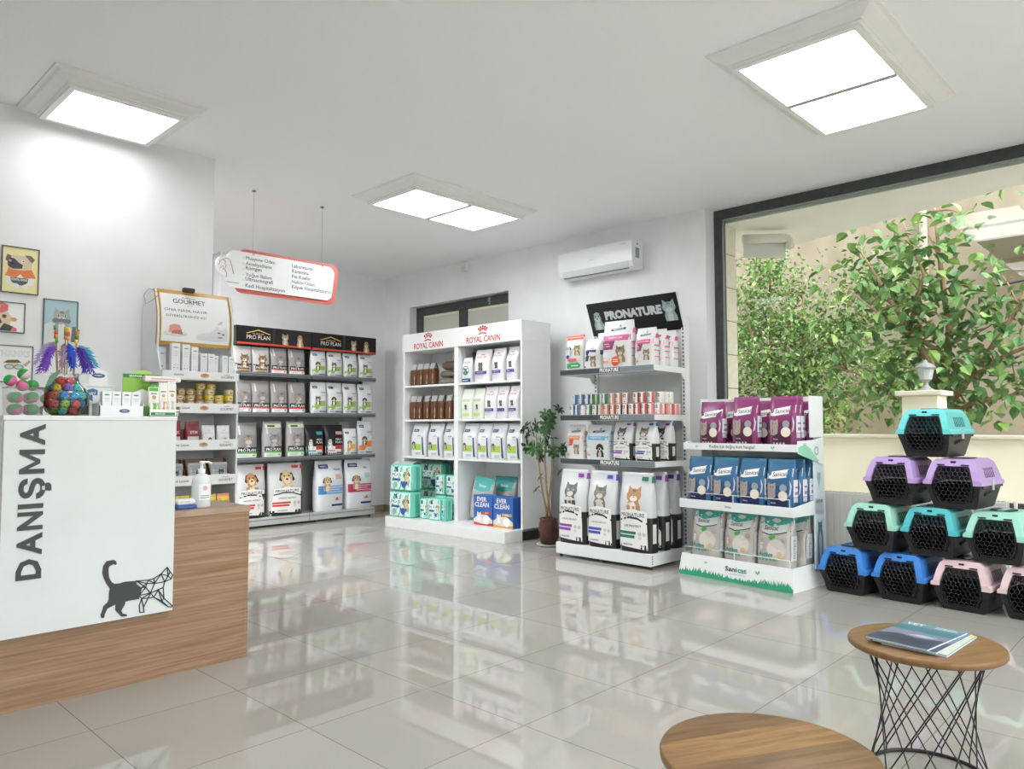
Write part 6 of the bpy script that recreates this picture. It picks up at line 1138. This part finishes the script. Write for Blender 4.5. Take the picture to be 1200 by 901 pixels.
def tree(name, lab, base, trunk, brs, n, L, mats, seed, spread, sc=1):
    t = thing(name, lab, 'tree', base, 0, 'trees outside the window'); t.scale = (sc, sc, sc); r_ = random.Random(seed)
    MB().tube(*trunk, 'bark', 10).build('trunk', t); pts = []; b = MB()
    for p, rr_ in brs:
        b.tube(p, [rr_ * (1 - .75 * i / (len(p) - 1)) for i in range(len(p))], 'branch_bark', 6)
        for i in range(1, len(p)):
            for f in (.35, .7, 1): pts.append((Vector(p[i - 1]).lerp(Vector(p[i]), f), .24 if i < len(p) - 1 else .3))
            for q in range(2):
                c0 = Vector(p[i - 1]).lerp(Vector(p[i]), r_.random()); c1 = c0 + Vector((r_.uniform(-.4, .4), r_.uniform(-.5, .5), r_.uniform(-.25, .45))); b.tube([c0, c0.lerp(c1, .5) + Vector((0, 0, .04)), c1], [.012, .009, .005], 'branch_bark', 5); pts.append((c1, .2)); pts.append((c0.lerp(c1, .6), .15))
    b.build('branches', t); leaf_cloud('foliage', t, pts, n, L, mats, seed + 1, spread, (-1.3, 1.3) if sc > 1 else (-.5, 1.2))
T1b = [([(0, 0, .6), (.0, .1, 1.3), (-.1, .35, 2.1), (-.1, .5, 2.9)], .04), ([(0, 0, .8), (.1, -.2, 1.5), (0, -.3, 2.3), (.1, -.25, 3.1)], .04), ([(0, 0, .8), (-.2, .5, 1.3), (-.1, .9, 1.8), (0, 1.0, 2.5)], .03), ([(0, 0, .7), (.1, -.5, 1.3), (.1, -1.0, 1.7), (.1, -1.35, 1.95)], .03), ([(0, 0, .7), (0, .5, 1.0), (0, 1.0, 1.35)], .03), ([(0, -.1, 1.5), (.1, -.6, 2.3), (.1, -1.0, 2.9), (.1, -1.3, 3.2)], .025), ([(0, .1, 1.5), (0, .2, 2.6), (-.1, .1, 3.3)], .03), ([(0, 0, .8), (.3, -.1, 1.4), (.3, .3, 2.0), (.3, .5, 2.6)], .03)]
tree('shrub_tree', 'dense light green tree left behind the garden wall', (11.3, 4.92, -.1), ([(0, 0, 0), (.02, .03, .5), (0, 0, .95)], [.09, .07, .05]), T1b, 18000, .062, ['leaf_fresh', 'leaf_fresh', 'leaf_mid'], 11, .95, 1.13)
T2b = [([(0, 0, 1.6), (-.1, .15, 2.2), (-.2, .45, 2.8), (-.2, .8, 3.5)], .05), ([(0, 0, 1.7), (.0, -.1, 2.4), (-.1, -.05, 3.2), (-.1, .0, 4.0)], .05), ([(0, .0, 1.5), (-.1, -.4, 2.0), (-.2, -.8, 2.6), (-.2, -1.1, 3.3)], .045), ([(0, 0, 1.4), (-.2, .4, 1.7), (-.3, .8, 1.95), (-.3, 1.1, 2.1)], .03), ([(0, 0, 1.5), (-.2, -.4, 1.6), (-.3, -.9, 1.7), (-.3, -1.4, 1.9)], .035), ([(-.05, 0, 2.2), (-.3, .5, 2.6), (-.3, 1.0, 3.1)], .03), ([(-.1, -.3, 1.9), (-.3, -.7, 2.1), (-.3, -1.2, 2.3), (-.3, -1.7, 2.7)], .03), ([(-.1, .3, 2.5), (-.2, .1, 3.1), (-.3, .3, 3.8)], .03)]
tree('mulberry_tree', 'broad-leaved tree with crooked branches behind the stone lantern', (9.3, 2.24, -.1), ([(0, 0, 0), (.03, .05, .7), (-.03, -.02, 1.3), (.0, .0, 1.75)], [.12, .1, .085, .06]), T2b, 1350, .16, ['leaf_mid', 'leaf_mid', 'leaf_fresh'], 23, 1.0, .955)
